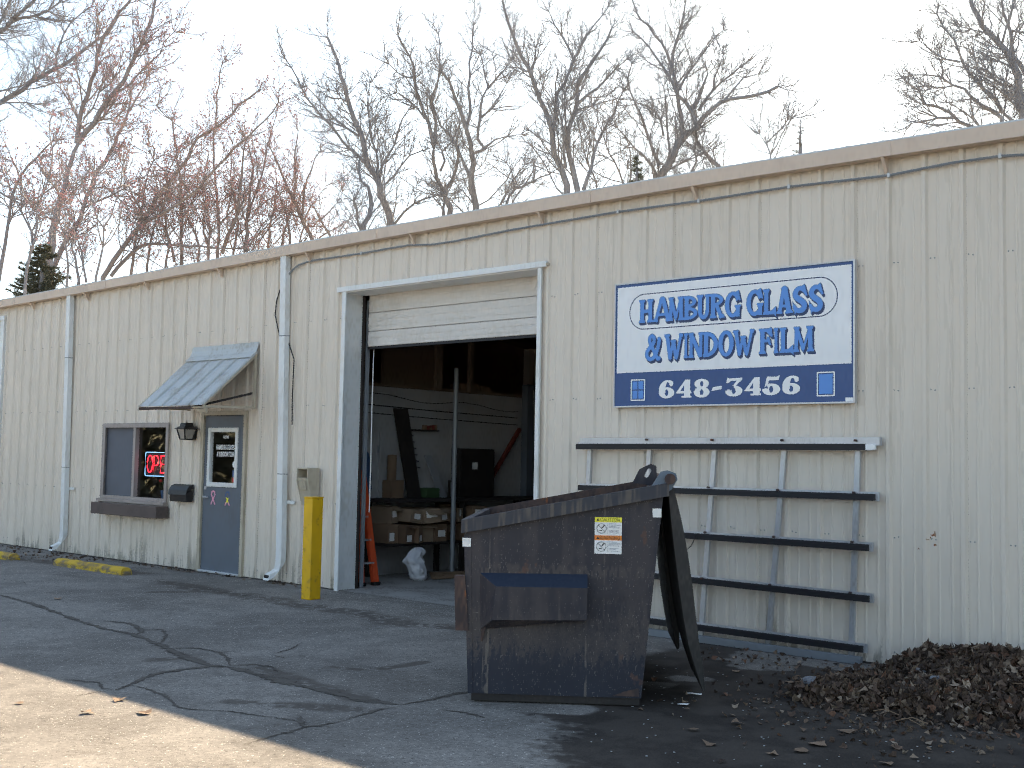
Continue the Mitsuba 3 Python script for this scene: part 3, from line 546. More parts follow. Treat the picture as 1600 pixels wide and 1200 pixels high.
def glyph(ch, w):            # cap height 1, width w
    t = min(.19, .25 * w + .03)
    if ch == 'I': return bone(w / 2, 0, w / 2, 1, t)
    if ch == 'H':
        a, b = t * .85, w - t * .85
        return UN([bone(a, 0, a, 1, t), bone(b, 0, b, 1, t), bx(a, .42, b, .56)])
    if ch == 'A':
        return UN([bone(t * .8, 0, w * .47, 1, t * .8, 1, 0), bone(w - t * .8, 0, w * .53, 1, t * 1.05, 1, 0), bx(w * .28, .24, w * .72, .35), PG([(w * .5 - t * .75, .97), (w * .5 + t * .75, .97), (w * .5 + t * .3, 1.06), (w * .5 - t * .3, 1.06)])])
    if ch == 'M':
        a, b = t * .75, w - t * .75
        return UN([bone(a, 0, a + .03 * w, 1, t * .8), bone(b, 0, b - .03 * w, 1, t * .95), LS([(a + .03 * w, .97), (w * .5, .10)]).buffer(t * .38, cap_style='flat'), LS([(w * .5, .10), (b - .03 * w, .97)]).buffer(t * .26, cap_style='flat'), PG([(w * .5 - t * .42, .14), (w * .5 + t * .3, .14), (w * .5, -.02)])])
    if ch == 'N':
        a, b = t * .7, w - t * .6
        return UN([bone(a, 0, a, 1, t * .75), bone(b, 0.02, b, 1, t * .7, 0, 1), LS([(a - t * .1, .98), (b, .03)]).buffer(t * .46, cap_style='flat')])
    if ch == 'B':
        a = t * .7
        up = ring(a, .755, w * .90 - a, .245, t * .9, .12).intersection(bx(a, 0, w, 1)); lo = ring(a, .27, w - a, .27, t * .95, .13).intersection(bx(a, 0, w, 1))
        return UN([bx(a - t / 2, 0, a + t / 2, 1), bx(0, 0, a + .02, .12), bx(0, .88, a + .02, 1), up, lo])
    if ch == 'R':
        a = t * .85
        up = ring(a, .74, w * .88 - a, .26, t * .9, .13).intersection(bx(a, 0, w, 1))
        return UN([bone(a, 0, a, 1, t), up, bone(w - t * .8, 0, w * .45, .52, t * .85, 1, 0)])
    if ch == 'D':
        a = t * .7
        return UN([bx(a - t / 2, 0, a + t / 2, 1), bx(0, 0, a + .02, .13), bx(0, .87, a + .02, 1), ring(a, .5, w - a, .5, t, .14).intersection(bx(a, 0, w, 1))])
    if ch == 'O': return ring(w / 2, .5, w / 2, .52, t, .15)
    if ch == 'U':
        a, b = t * .8, w - t * .7
        return UN([bone(a, .35, a, 1, t, 0, 1), bone(b, .35, b, 1, t * .75, 0, 1), ring(w / 2, .36, w / 2 - t * .3, .38, t * .9, .16).intersection(bx(0, -.05, w, .36))])
    if ch == 'G':
        c = ring(w * .5, .5, w * .5, .52, t, .15).difference(PG([(w * .5, .5), (w * 1.2, .86), (w * 1.2, .16), (w * .80, .0)]).difference(bx(0, -1, w * .45, 2)))
        return UN([c, bone(w * .82, .0, w * .82, .47, t * .9, 0, 1), PG([(w * .62, .98), (w * .86, 1.06), (w * .99, .66), (w * .93, .64)])])
    if ch == 'L':
        a = t * .8
        return UN([bone(a, 0, a, 1, t), bx(a, 0, w * .92, .14), PG([(w * .55, .10), (w * .98, .30), (w * 1.0, -.10), (w * .86, -.02)])])
    if ch == 'F':
        a = t * .85
        return UN([bone(a, 0, a, 1, t), bx(a, .87, w * .94, 1), PG([(w * .5, .9), (w * .86, 1.05), (w * 1.0, .68), (w * .86, .66)]), bx(a, .46, w * .66, .57), PG([(w * .58, .68), (w * .74, .66), (w * .90, .34), (w * .78, .32), (w * .60, .5)])])
    if ch == 'W':
        k = t * .72
        return UN([bone(w * .30, .0, w * .12, 1, k * 1.15, 0, 1), LS([(w * .30, .03), (w * .47, .74)]).buffer(k * .42, cap_style='flat'), bone(w * .64, .0, w * .47, .76, k * 1.1, 0, 1), bone(w * .66, .03, w * .90, 1, k * .85, 0, 1),
                            PG([(w * .30 - k * .6, .07), (w * .30 + k * .6, .07), (w * .30, -.06)]), PG([(w * .65 - k * .6, .07), (w * .65 + k * .6, .07), (w * .65, -.06)])])
    if ch == 'S':
        p = np.array([(.80, .80), (.60, .92), (.38, .90), (.22, .76), (.28, .60), (.55, .47), (.78, .32), (.74, .14), (.52, .07), (.30, .11), (.16, .24)])
        u = np.linspace(0, 1, 48); k = np.linspace(0, 1, len(p))
        from scipy.interpolate import CubicSpline
        q = np.c_[CubicSpline(k, p[:, 0])(u) * w, CubicSpline(k, p[:, 1])(u)]; th = t * (.34 + .24 * np.sin(np.pi * u))
        s = UN([LS([q[i], q[i + 1]]).buffer(th[i]) for i in range(47)])
        return UN([s, PG([(w * .55, .98), (w * .80, 1.07), (w * 1.0, .64), (w * .88, .62)]), PG([(w * .04, .44), (w * .10, .36), (w * .34, .08), (w * .20, -.07)])])
    if ch == '&':
        p = np.array([(.98, .78), (.88, .45), (.66, .14), (.40, .03), (.16, .12), (.13, .33), (.36, .52), (.60, .70), (.60, .90), (.44, .97), (.31, .86), (.36, .66), (.58, .40), (.80, .12), (.98, .06)])
        from scipy.interpolate import CubicSpline
        u = np.linspace(0, 1, 80); k = np.linspace(0, 1, len(p)); q = np.c_[CubicSpline(k, p[:, 0])(u) * w, CubicSpline(k, p[:, 1])(u)]
        return UN([LS(q).buffer(t * .40), bx(w * .80, -.03, w * 1.02, .13), PT(w * .97, .82).buffer(t * .45)])
    # fat figures
    n = .21 * w / .8 + .07
    if ch == '-': return PG([(.0, .32), (w * .94, .40), (w, .60), (w * .10, .52)])
    if ch == '4':
        return UN([PG([(0, .26), (w * .62, 1), (w * .92, 1), (w * .92, .24), (0, .24)]).difference(PG([(w * .28, .37), (w * .54, .70), (w * .54, .37)])), bx(w * .54, .0, w * .92, .3), bx(w * .38, 0, w * 1.0, .09), bx(w * .6, .24, w * 1.0, .37)])
    if ch == '6':
        lo = ring(w * .5, .30, w * .5, .31, n * 1.15, .13)
        st = ring(w * .58, .46, w * .58, .55, n * 1.25, .12).intersection(UN([bx(0, .30, w * .52, 1.1), bx(w * .4, .72, w * .92, 1.1)]))
        return UN([lo, st, PT(w * .80, .77).buffer(.115)])
    if ch == '8': return UN([ring(w * .5, .74, w * .46, .27, n * 1.05, .12), ring(w * .5, .27, w * .5, .29, n * 1.15, .13)])
    if ch == '3':
        lo = ring(w * .48, .28, w * .52, .30, n * 1.2, .13).difference(PG([(-.1, .30), (w * .3, .30), (w * .5, .45), (w * .5, .62), (-.1, .62)]))
        return UN([lo, PT(w * .17, .25).buffer(.12), PG([(w * .10, 1.03), (w * .22, .98), (w * .98, 1.0), (w * .98, .90), (w * .58, .56), (w * .34, .55), (w * .34, .47), (w * .66, .84), (w * .3, .84), (w * .12, .72), (w * .02, .74)])])
    if ch == '5':
        lo = ring(w * .48, .30, w * .52, .32, n * 1.2, .13).difference(PG([(-.1, .33), (w * .28, .33), (w * .28, .45), (w * .1, .7), (-.1, .7)]))
        return UN([lo, PT(w * .17, .25).buffer(.12), PG([(w * .10, .42), (w * .24, 1.0), (w * .80, .98), (w * .98, 1.07), (w * .90, .80), (w * .36, .80), (w * .27, .55)])])

SG = thing('wall_sign', 'large white and navy sign board of a glass and window film shop on the wall', 'sign')
sx0, sx1, sz0, sz1 = -.034, 2.460, 2.136, 3.346
YF = -.060
put(MB().box(sx0 + .01, sx1 - .01, YF, -.032, sz0 + .01, sz1 - .01), 'm_navy', 'board', SG, label='navy board with a pale upper field')
put(MB().box(sx0 + .033, sx1 - .033, YF - .0015, YF, 2.470, sz1 - .040), 'm_sign_white', 'white_field', SG)
for a in ((sx0, sx1, sz1 - .012, sz1), (sx0, sx1, sz0, sz0 + .014), (sx0, sx0 + .012, sz0 + .014, sz1 - .012), (sx1 - .016, sx1, sz0 + .014, sz1 - .012)):
    put(MB().box(a[0], a[1], YF - .008, -.031, a[2], a[3]), 'm_alu', 'edge_trim', SG)
ov = sg.box(.315, 2.88, 2.132, 3.225).buffer(0)
rr = sg.LineString([(.315, 3.053), (2.132, 3.053)]).buffer(.173, 24)
put(MB().poly(rr.difference(rr.buffer(-.009)), .0012, wallmat(YF - .0015)), 'm_navy_dark', 'oval_line', SG)
LET = [[('H', 0.257, 0.423, 2.946, 3.167), ('A', 0.415, 0.633, 2.945, 3.167), ('M', 0.587, 0.769, 2.943, 3.166), ('B', 0.768, 0.915, 2.941, 3.165), ('U', 0.908, 1.053, 2.94, 3.164), ('R', 1.046, 1.208, 2.938, 3.163), ('G', 1.208, 1.37, 2.937, 3.162), ('G', 1.429, 1.597, 2.935, 3.161), ('L', 1.596, 1.725, 2.933, 3.16), ('A', 1.722, 1.886, 2.932, 3.159), ('S', 1.877, 2.026, 2.93, 3.158), ('S', 2.032, 2.174, 2.929, 3.157)],[('&', 0.335, 0.497, 2.583, 2.82), ('W', 0.559, 0.759, 2.583, 2.818), ('I', 0.755, 0.829, 2.584, 2.817), ('N', 0.818, 0.981, 2.584, 2.816), ('D', 0.981, 1.137, 2.585, 2.815), ('O', 1.141, 1.301, 2.585, 2.813), ('W', 1.297, 1.509, 2.586, 2.812), ('F', 1.557, 1.693, 2.587, 2.81), ('I', 1.686, 1.764, 2.587, 2.809), ('L', 1.761, 1.894, 2.587, 2.808), ('M', 1.887, 2.086, 2.588, 2.807)],[('6', 0.495, 0.667, 2.216, 2.384), ('4', 0.685, 0.854, 2.217, 2.384), ('8', 0.882, 1.05, 2.218, 2.384), ('-', 1.073, 1.181, 2.22, 2.383), ('3', 1.221, 1.392, 2.22, 2.383), ('4', 1.411, 1.578, 2.222, 2.383), ('5', 1.597, 1.766, 2.223, 2.383), ('6', 1.788, 1.956, 2.224, 2.383)]]
for row, (items, sh) in enumerate(zip(LET, (.03, .03, 0))):
    shadows = []
    for ch, xa, xb, zb, zt in items:
        h = zt - zb; g = affinity.affine_transform(glyph(ch, (xb - xa) / h), [h, 0, 0, h, xa, zb])
        g = g.buffer(.0006, 3).simplify(.0006)
        if row < 2:
            sh_ = unary_union([affinity.translate(g, .014 * i / 5, -.021 * i / 5) for i in range(6)]).buffer(.003).simplify(.0008)
            put(MB().poly(sh_, .001, wallmat(YF - .0015)), 'm_navy_dark', 'letter_shadow', SG)
            put(MB().poly(g.buffer(.0024).simplify(.0006), .0008, wallmat(YF - .0027)), 'm_navy_dark', 'letter_outline', SG)
            put(MB().poly(g, .001, wallmat(YF - .0037)), 'm_blue', 'letter', SG)
        else: put(MB().poly(g, .0012, wallmat(YF)), 'm_white_print', 'digit', SG)
def emblem(x0, x1, z0, z1, cross):
    put(MB().poly(sg.box(x0, z0, x1, z1).buffer(.006).difference(sg.box(x0, z0, x1, z1).buffer(-.005)), .001, wallmat(YF)), 'm_white_print', 'emblem_frame', SG)
    inner = sg.box(x0 + .014, z0 + .014, x1 - .014, z1 - .014)
    if cross: inner = inner.difference(unary_union([sg.box((x0 + x1) / 2 - .006, z0, (x0 + x1) / 2 + .006, z1), sg.box(x0, (z0 + z1) / 2 - .006, x1, (z0 + z1) / 2 + .006)]))
    put(MB().poly(inner, .001, wallmat(YF)), 'm_blue', 'emblem_pane', SG)
emblem(.175, .329, 2.203, 2.398, True); emblem(2.119, 2.272, 2.205, 2.402, False)
put(MB().box(2.372, 2.443, YF - .0012, YF, 2.152, 2.184), 'm_white_print', 'maker_label', SG)

NE = thing('neon_sign', 'red neon OPEN sign with pale blue border glowing behind the office window', 'neon sign')
nx, nz, ny = -8.70, 1.29, .11
def neon(pts, r, col, name, closed=False):
    k = put(MB().tube(pts, r, 7), 'm_black', name, NE); scene[k]['emitter'] = emit(col); return k
red, blu = [.27, .005, .010], [.035, .075, .125]
def arc(cx, cz, rx, rz, a0, a1, n=14): return [(cx + rx * math.cos(math.radians(a0 + (a1 - a0) * i / n)), ny, cz + rz * math.sin(math.radians(a0 + (a1 - a0) * i / n))) for i in range(n + 1)]
neon(arc(nx + .095, nz + .155, .072, .125, 90, 450, 24), .0085, red, 'letter_tube')
neon([(nx + .205, ny, nz + .03), (nx + .205, ny, nz + .275)] + arc(nx + .265, nz + .205, .06, .07, 90, -90, 10) + [(nx + .215, ny, nz + .135)], .0085, red, 'letter_tube')
neon([(nx + .52, ny, nz + .275), (nx + .385, ny, nz + .275), (nx + .385, ny, nz + .155), (nx + .50, ny, nz + .155), (nx + .388, ny, nz + .15), (nx + .385, ny, nz + .03), (nx + .52, ny, nz + .03)], .0085, red, 'letter_tube')
neon([(nx + .57, ny, nz + .03), (nx + .57, ny, nz + .275), (nx + .70, ny, nz + .03), (nx + .70, ny, nz + .275)], .0085, red, 'letter_tube')
bw, bh = .78, .345
neon([(nx + .02, ny, nz - .02), (nx + bw - .02, ny, nz - .02)] + arc(nx + bw - .02, nz + .01, .03, .03, -90, 0, 4) + arc(nx + bw - .02, nz + bh - .05, .03, .03, 0, 90, 4) + arc(nx + .0, nz + bh - .05, .03, .03, 90, 180, 4) + arc(nx + .0, nz + .01, .03, .03, 180, 270, 4) + [(nx + .02, ny, nz - .02)], .007, blu, 'border_tube')
put(MB().box(nx - .03, nx + bw, ny + .02, ny + .03, nz - .02, nz + bh - .02), 'm_black', 'backing', NE)

PL = thing('potted_plant', 'dark green potted plant with red flower standing inside the office window', 'plant')
mb = MB()
for i in range(70):
    a, h = R.uniform(0, 6.283), R.uniform(0, 1); c = np.array([-8.45 + .20 * math.cos(a) * R.random(), .32 + .10 * math.sin(a), 1.07 + .16 * h]); d = np.array([math.cos(a), .5 * math.sin(a), R.uniform(-.2, .8)]) * .07; s_ = np.cross(d, [0, 0, 1]) * .35
    mb.add([c, c + d * .5 + s_, c + d, c + d * .5 - s_], [[0, 1, 2, 3]])
put(mb, 'm_plant', 'foliage', PL)
put(MB().tm(trimesh.creation.icosphere(1, .028), np.array([[1, 0, 0, -8.52], [0, 1, 0, .25], [0, 0, 1, 1.20], [0, 0, 0, 1.0]])), 'm_red_print', 'flower', PL)
put(MB().tube([(-8.45, .32, .90), (-8.45, .32, 1.06)], [.07, .10], 10), 'm_blue_cloth', 'pot', PL)
put(MB().box(-8.86, -7.95, .2, .46, .86, .895), 'm_wood_dark', 'window_shelf', OW)
CL = thing('ceiling_lamp_strip', 'pale slanting strip of a ceiling light seen through the office window', 'light fixture')
put(MB().box(-9.0, -7.6, 1.9, 2.02, 2.36, 2.40, .01), 'm_white_print', 'tube_housing', CL)

# glass rack from a truck, stored against the wall
RK = thing('glass_rack', 'aluminium truck glass rack with black rubber rails leaning on the wall below the sign', 'rack')
def rail(x0, z0, x1, z1, name='rubber_rail', h=.052, y=-.105, white=False):
    put(MB().bar((x0, y, z0), (x1, y, z1), .035, h), 'm_rubber', name, RK)
    put(MB().bar((x0, y + .028, z0 + .006), (x1 + .03, y + .028, z1 + .006), .02, h + .022), 'm_alu', 'rail_channel', RK)
put(MB().bar((-.415, -.075, 1.803), (2.687, -.075, 1.818), .05, .068), 'm_alu', 'top_beam', RK)
rail(-.446, 1.754, 2.575, 1.770); put(MB().bar((2.577, -.105, 1.770), (2.655, -.105, 1.771), .036, .045), 'm_white_print', 'end_block', RK)
rail(-.414, 1.347, 2.648, 1.362); rail(-.40, .945, 2.593, .950); rail(-.42, .560, 2.598, .536); rail(-.44, .135, 2.544, .126)
for xt, xb in ((-.315, -.40), (.396, .30), (1.111, .98), (1.811, 1.66), (2.485, 2.425)):
    put(MB().bar((xt, -.055, 1.77), (xb, -.055, .06), .045, .03, (0, 1, 0)), 'm_alu', 'upright', RK)
put(MB().bar((-.45, -.12, .035), (2.54, -.12, .035), .05, .06), 'm_pipe', 'bottom_beam', RK)
for xt, xb in ((1.811, 1.66), (2.485, 2.425), (1.111, .98), (.396, .30)):
    for z in (1.79, 1.36, .955, .54):
        x = xb + (xt - xb) * (z - .06) / 1.71; put(MB().tube([(x, -.10, z + .034), (x, -.128, z + .034)], .011, 6), 'm_rust', 'bolt', RK)
put(MB().tube([(.98, -.13, .98), (.93, -.16, .86), (.84, -.18, .78), (.70, -.2, .74), (.55, -.2, .80), (.42, -.18, .92)], .004, 5), 'm_black', 'tie_wire', RK)

# ------------------------------------------------------------------ dumpster
DU = thing('dumpster', 'dirty navy front-load steel dumpster with sloping rim and its lids thrown open at the back', 'dumpster')
ML = np.eye(4); ML[:3, 0], ML[:3, 1], ML[:3, 2], ML[:3, 3] = DE, DN, [0, 0, 1], DA
def dput(mb, m, name, parent=DU, **k): return put(mb.mesh(ML), m, name, parent, **k)
WD = 1.83
sidepoly = [(-.008, .06), (1.135, .06), (1.268, 1.42), (-.058, 1.14)]
def plate(poly, t0, t1):      # polygon in (s, z), thickness along t
    return MB().poly(sg.Polygon(poly), abs(t1 - t0), np.array([[1, 0, 0, 0], [0, 0, -1, max(t0, t1)], [0, 1, 0, 0], [0, 0, 0, 1.0]]))
dput(plate(sidepoly, 0, .006), 'm_bin', 'side_wall'); dput(plate(sidepoly, WD - .006, WD), 'm_bin', 'side_wall')
dput(MB().hexa([(-.008, .007, .06), (-.002, .007, .06), (-.002, WD - .007, .06), (-.008, WD - .007, .06), (-.058, .007, 1.14), (-.052, .007, 1.14), (-.052, WD - .007, 1.14), (-.058, WD - .007, 1.14)]), 'm_bin', 'front_wall')
dput(MB().hexa([(1.129, .007, .06), (1.135, .007, .06), (1.135, WD - .007, .06), (1.129, WD - .007, .06), (1.262, .007, 1.42), (1.268, .007, 1.42), (1.268, WD - .007, 1.42), (1.262, WD - .007, 1.42)]), 'm_bin', 'back_wall')
dput(MB().box(-.005, 1.13, .007, WD - .007, .062, .07), 'm_rust', 'floor_plate')
for t in (.05, WD - .13): dput(MB().box(.03, 1.10, t, t + .08, .0, .059), 'm_wood_dark', 'skid')
dput(MB().box(.012, 1.125, .012, .03, .012, .059), 'm_wood_dark', 'bottom_channel')
def rimbar(s0, z0, s1, z1, t0, t1, h=.088): return MB().hexa([(s0, t0, z0), (s1, t0, z1), (s1, t1, z1), (s0, t1, z0), (s0, t0, z0 + h), (s1, t0, z1 + h), (s1, t1, z1 + h), (s0, t1, z0 + h)])
dput(rimbar(-.075, 1.114, 1.30, 1.390, -.045, .004), 'm_rim', 'rim_rail', label='near rim rail, scuffed navy over brown')
dput(rimbar(-.075, 1.114, 1.285, 1.388, WD - .004, WD + .045), 'm_rust', 'rim_rail', label='rusty far rim rail')
dput(MB().box(-.078, -.030, .005, WD - .005, 1.116, 1.203), 'm_rim', 'rim_rail', label='low front rim rail')
dput(MB().box(1.255, 1.30, .005, WD - .005, 1.385, 1.47), 'm_rim', 'rim_rail', label='high back rim rail')
# fork pocket: channel with chamfered mouth
def pocket(t0, sgn, label=None):
    a = [(.054, t0, .852), (.771, t0, .860), (.771, t0, .565), (.066, t0, .480)]; p = t0 + sgn * .10
    b = [(.170, p, .775), (.771, p, .780), (.771, p, .571), (.150, p, .556)]
    K = dput(MB().quad(b[3], b[2], b[1], b[0]).quad(a[3], b[3], b[0], a[0]).quad(a[2], a[1], b[1], b[2]), 'm_bin', 'fork_pocket', label=label)
    put(MB().quad(a[0], b[0], b[1], a[1]).mesh(ML), 'm_pocket_blue', 'top_flange', K, label='blue sloping top of the fork pocket')
    put(MB().hexa([(.352, t0, .56), (.358, t0, .56), (.358, t0, .50), (.352, t0, .50), (.352, p - sgn * .01, .56), (.358, p - sgn * .01, .56), (.358, t0 + sgn * .002, .50), (.352, t0 + sgn * .002, .50)]).mesh(ML), 'm_bin', 'gusset', K)
    put(MB().hexa([(.07, t0, .48), (.076, t0, .48), (.076, t0, .40), (.07, t0, .40), (.10, t0 + sgn * .05, .50), (.106, t0 + sgn * .05, .50), (.078, t0 + sgn * .003, .40), (.072, t0 + sgn * .003, .40)]).mesh(ML), 'm_rust', 'gusset', K)
    put(MB().quad((.066, t0, .479), (.15, p, .555), (.771, p, .570), (.771, t0, .564)).mesh(ML), 'm_bin', 'underside', K)
pocket(-.001, -1, 'fork pocket on the near side, dirty brown front with runs'); pocket(WD + .001, 1)
dput(MB().hexa([(-.10, -.02, .47), (-.012, -.02, .47), (-.012, .06, .47), (-.09, .06, .47), (-.115, -.02, .83), (-.045, -.02, .83), (-.045, .06, .83), (-.115, .06, .83)]), 'm_rust', 'corner_stub', label='heavily rusted stub on the front corner')
dput(MB().hexa([(-.010, -.006, .06), (.022, -.006, .06), (.022, -.0005, .06), (-.010, -.0005, .06), (-.058, -.006, 1.10), (-.012, -.006, 1.10), (-.012, -.0005, 1.10), (-.058, -.0005, 1.10)]), 'm_bin', 'corner_strip')
dput(MB().hexa([(.775, -.006, .70), (1.16, -.006, .725), (1.16, -.0005, .725), (.775, -.0005, .70), (.775, -.006, .735), (1.16, -.006, .80), (1.16, -.0005, .80), (.775, -.0005, .735)]), 'm_bin', 'stiffener')
dput(MB().hexa([(.95, -.004, .072), (1.12, -.004, .072), (1.12, -.0005, .072), (.95, -.0005, .072), (1.02, -.004, .10), (1.115, -.004, .125), (1.115, -.0005, .125), (1.02, -.0005, .10)]), 'm_rust', 'rust_patch')
for s, z in ((1.197, 1.247), (-.066, 1.024)): dput(MB().hexa([(s, -.010, z), (s + .056, -.010, z), (s + .056, -.0065, z), (s, -.0065, z), (s - .003, -.010, z + .058), (s + .056, -.010, z + .058), (s + .056, -.0065, z + .058), (s - .003, -.0065, z + .058)]), 'm_paper', 'reflector', label='small white reflector square on the dumpster side')
# stickers
ws0, ws1, wz0, wz1 = .814, .994, .998, 1.240
DK = dput(MB().box(ws0, ws1, -.002, -.0005, wz0, wz1), 'm_paper', 'warning_label', label='white label with yellow CAUTION and orange WARNING bands')
def lay(mb, m, name): put(mb.mesh(ML), m, name, DK)
lay(MB().box(ws0, ws1, -.003, -.002, 1.207, 1.240), 'm_yellow_print', 'caution_band'); lay(MB().box(ws0, ws1, -.003, -.002, 1.088, 1.120), 'm_orange_print', 'warning_band')
def stext(text, x, z, w, h, y=-.003):
    t = meshkit.text_mesh(text, h, .0008, False); b = t.bounds; s = w / (b[1][0] - b[0][0])
    return MB().tm(t, wallmat(y) @ np.array([[s, 0, 0, x - b[0][0] * s], [0, 1, 0, z], [0, 0, 1, 0], [0, 0, 0, 1.0]]))
lay(stext('CAUTION', ws0 + .037, 1.213, .128, .021), 'm_ink', 'lettering'); lay(stext('WARNING', ws0 + .031, 1.093, .138, .021), 'm_ink', 'lettering')
for zc in (1.215, 1.095): lay(MB().poly(sg.Polygon([(ws0 + .011, zc), (ws0 + .031, zc), (ws0 + .021, zc + .019)]), .0008, wallmat(-.003)), 'm_ink', 'alert_mark')
for zc in (1.165, 1.045):
    g = unary_union([sg.Point(ws0 + .045, zc).buffer(.033).difference(sg.Point(ws0 + .045, zc).buffer(.0295)), LS([(ws0 + .022, zc + .023), (ws0 + .068, zc - .023)]).buffer(.0018), LS([(ws0 + .05, zc + .006), (ws0 + .062, zc + .019)]).buffer(.004), LS([(ws0 + .03, zc - .012), (ws0 + .046, zc - .014)]).buffer(.003), sg.box(ws0 + .085, zc - .036, ws0 + .0865, zc + .036)])
    lay(MB().poly(g, .0008, wallmat(-.002)), 'm_ink', 'pictogram')
    mb = MB()
    for i in range(8):
        if i != 4: mb.box(ws0 + .094, ws0 + .094 + R.uniform(.045, .078), -.0026, -.002, zc + .030 - i * .0085, zc + .0335 - i * .0085)
    lay(mb, 'm_grey_board', 'small_print')
# hinge and lids
dput(MB().tube([(1.305, -.03, 1.505), (1.305, WD + .03, 1.505)], .022, 10), 'm_rust', 'hinge_rod')
dput(MB().tube([(1.306, -.062, 1.503), (1.306, -.03, 1.503)], .036, 12), 'm_rust', 'rod_cap', label='rust red end cap of the hinge rod')
dput(plate([(1.155, 1.405), (1.245, 1.395), (1.315, 1.43), (1.355, 1.50), (1.345, 1.54), (1.29, 1.56), (1.245, 1.55)], -.030, -.018), 'm_blue_steel', 'hinge_plate')
dput(MB().poly(sg.Polygon([(1.085, 1.46), (1.135, 1.56), (1.215, 1.60), (1.255, 1.585), (1.262, 1.50), (1.25, 1.44)]).difference(sg.LineString([(1.185, 1.515), (1.205, 1.55)]).buffer(.015)), .012, np.array([[1, 0, 0, 0], [0, 0, -1, .62], [0, 1, 0, 0], [0, 0, 0, 1.0]])), 'm_bin', 'hinge_plate')
def lid_mesh(t0, t1, prof, lip):
    n = len(prof); mb = MB(); th = .008
    for (a, b), la, lb in zip(zip(prof[:-1], prof[1:]), lip[:-1], lip[1:]):
        mb.hexa([(b[0], t0, b[1]), (b[0] + th, t0, b[1]), (b[0] + th, t1, b[1]), (b[0], t1, b[1]), (a[0], t0, a[1]), (a[0] + th, t0, a[1]), (a[0] + th, t1, a[1]), (a[0], t1, a[1])])
        for t in (t0, t1 - th):
            mb.hexa([(b[0] + th, t, b[1]), (b[0] + lb, t, b[1] + .01), (b[0] + lb, t + th, b[1] + .01), (b[0] + th, t + th, b[1]), (a[0] + th, t, a[1]), (a[0] + la, t, a[1] + .01), (a[0] + la, t + th, a[1] + .01), (a[0] + th, t + th, a[1])])
    return mb
p1 = [(1.295, 1.50), (1.305, 1.36), (1.322, 1.20), (1.347, 1.0), (1.374, .80), (1.405, .60), (1.440, .42), (1.482, .28), (1.540, .115)]
dput(lid_mesh(.0, .895, p1, [.02, .048, .070, .084, .088, .082, .070, .052, .012]), 'm_lid', 'lid', label='near black plastic lid hanging open to the ground')
p2 = [(1.295, 1.50), (1.300, 1.36), (1.312, 1.20), (1.330, 1.0), (1.350, .80), (1.375, .60), (1.405, .42), (1.44, .24)]
dput(lid_mesh(.925, 1.82, p2, [.03, .05, .07, .08, .08, .07, .05, .02]), 'm_lid', 'lid', label='far black plastic lid hanging open behind the near one')

# ------------------------------------------------------------------ inside the workshop
LD = thing('orange_ladder', 'orange fibreglass step ladder leaning just inside the left side of the overhead door', 'ladder')
ra, rb_ = [(-4.30, .50, 0), (-4.40, .50, 1.42)], [(-4.27, .71, 0), (-4.39, .53, 1.44)]
put(MB().bar(*ra, .045, .07, (0, 1, 0)), 'm_orange', 'side_rail', LD); put(MB().bar(*rb_, .06, .085, (0, 1, 0)), 'm_orange', 'side_rail', LD)
for i in range(1, 5):
    q = i / 5; a, b = [np.array(r[0]) * (1 - q) + np.array(r[1]) * q for r in (ra, rb_)]; put(MB().bar(a, b, .07, .022), 'm_alu', 'step', LD)
for p in (ra[0], rb_[0]): put(MB().box(p[0] - .04, p[0] + .04, p[1] - .05, p[1] + .05, .006, .05, .006), 'm_black', 'foot', LD)
PC = thing('pull_cord', 'white pull rope hanging from the overhead door', 'rope')
put(MB().tube([(-4.075, .40, 2.95), (-4.078, .40, 2.2), (-4.072, .40, 1.5), (-4.076, .40, .93)], .007, 6), 'm_paper', 'cord', PC)
TB = thing('work_table', 'long dark workbench with a lower shelf along the workshop wall', 'table')
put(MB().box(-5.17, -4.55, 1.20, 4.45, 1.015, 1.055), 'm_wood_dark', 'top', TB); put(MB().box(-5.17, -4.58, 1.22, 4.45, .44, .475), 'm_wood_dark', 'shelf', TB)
for y in (1.30, 2.6, 4.3):
    if y > 2: put(MB().box(-4.66, -4.60, y, y + .06, .006, 1.014), 'm_wood_dark', 'leg', TB)
    put(MB().box(-5.16, -5.10, y, y + .06, .006, 1.014), 'm_wood_dark', 'leg', TB)
ORD = ['first', 'second', 'third', 'fourth', 'fifth', 'sixth', 'seventh', 'eighth', 'ninth', 'tenth', 'eleventh', 'twelfth', 'thirteenth', 'fourteenth', 'fifteenth', 'sixteenth', 'seventeenth', 'eighteenth', 'nineteenth', 'twentieth', 'twenty-first', 'twenty-second', 'twenty-third']
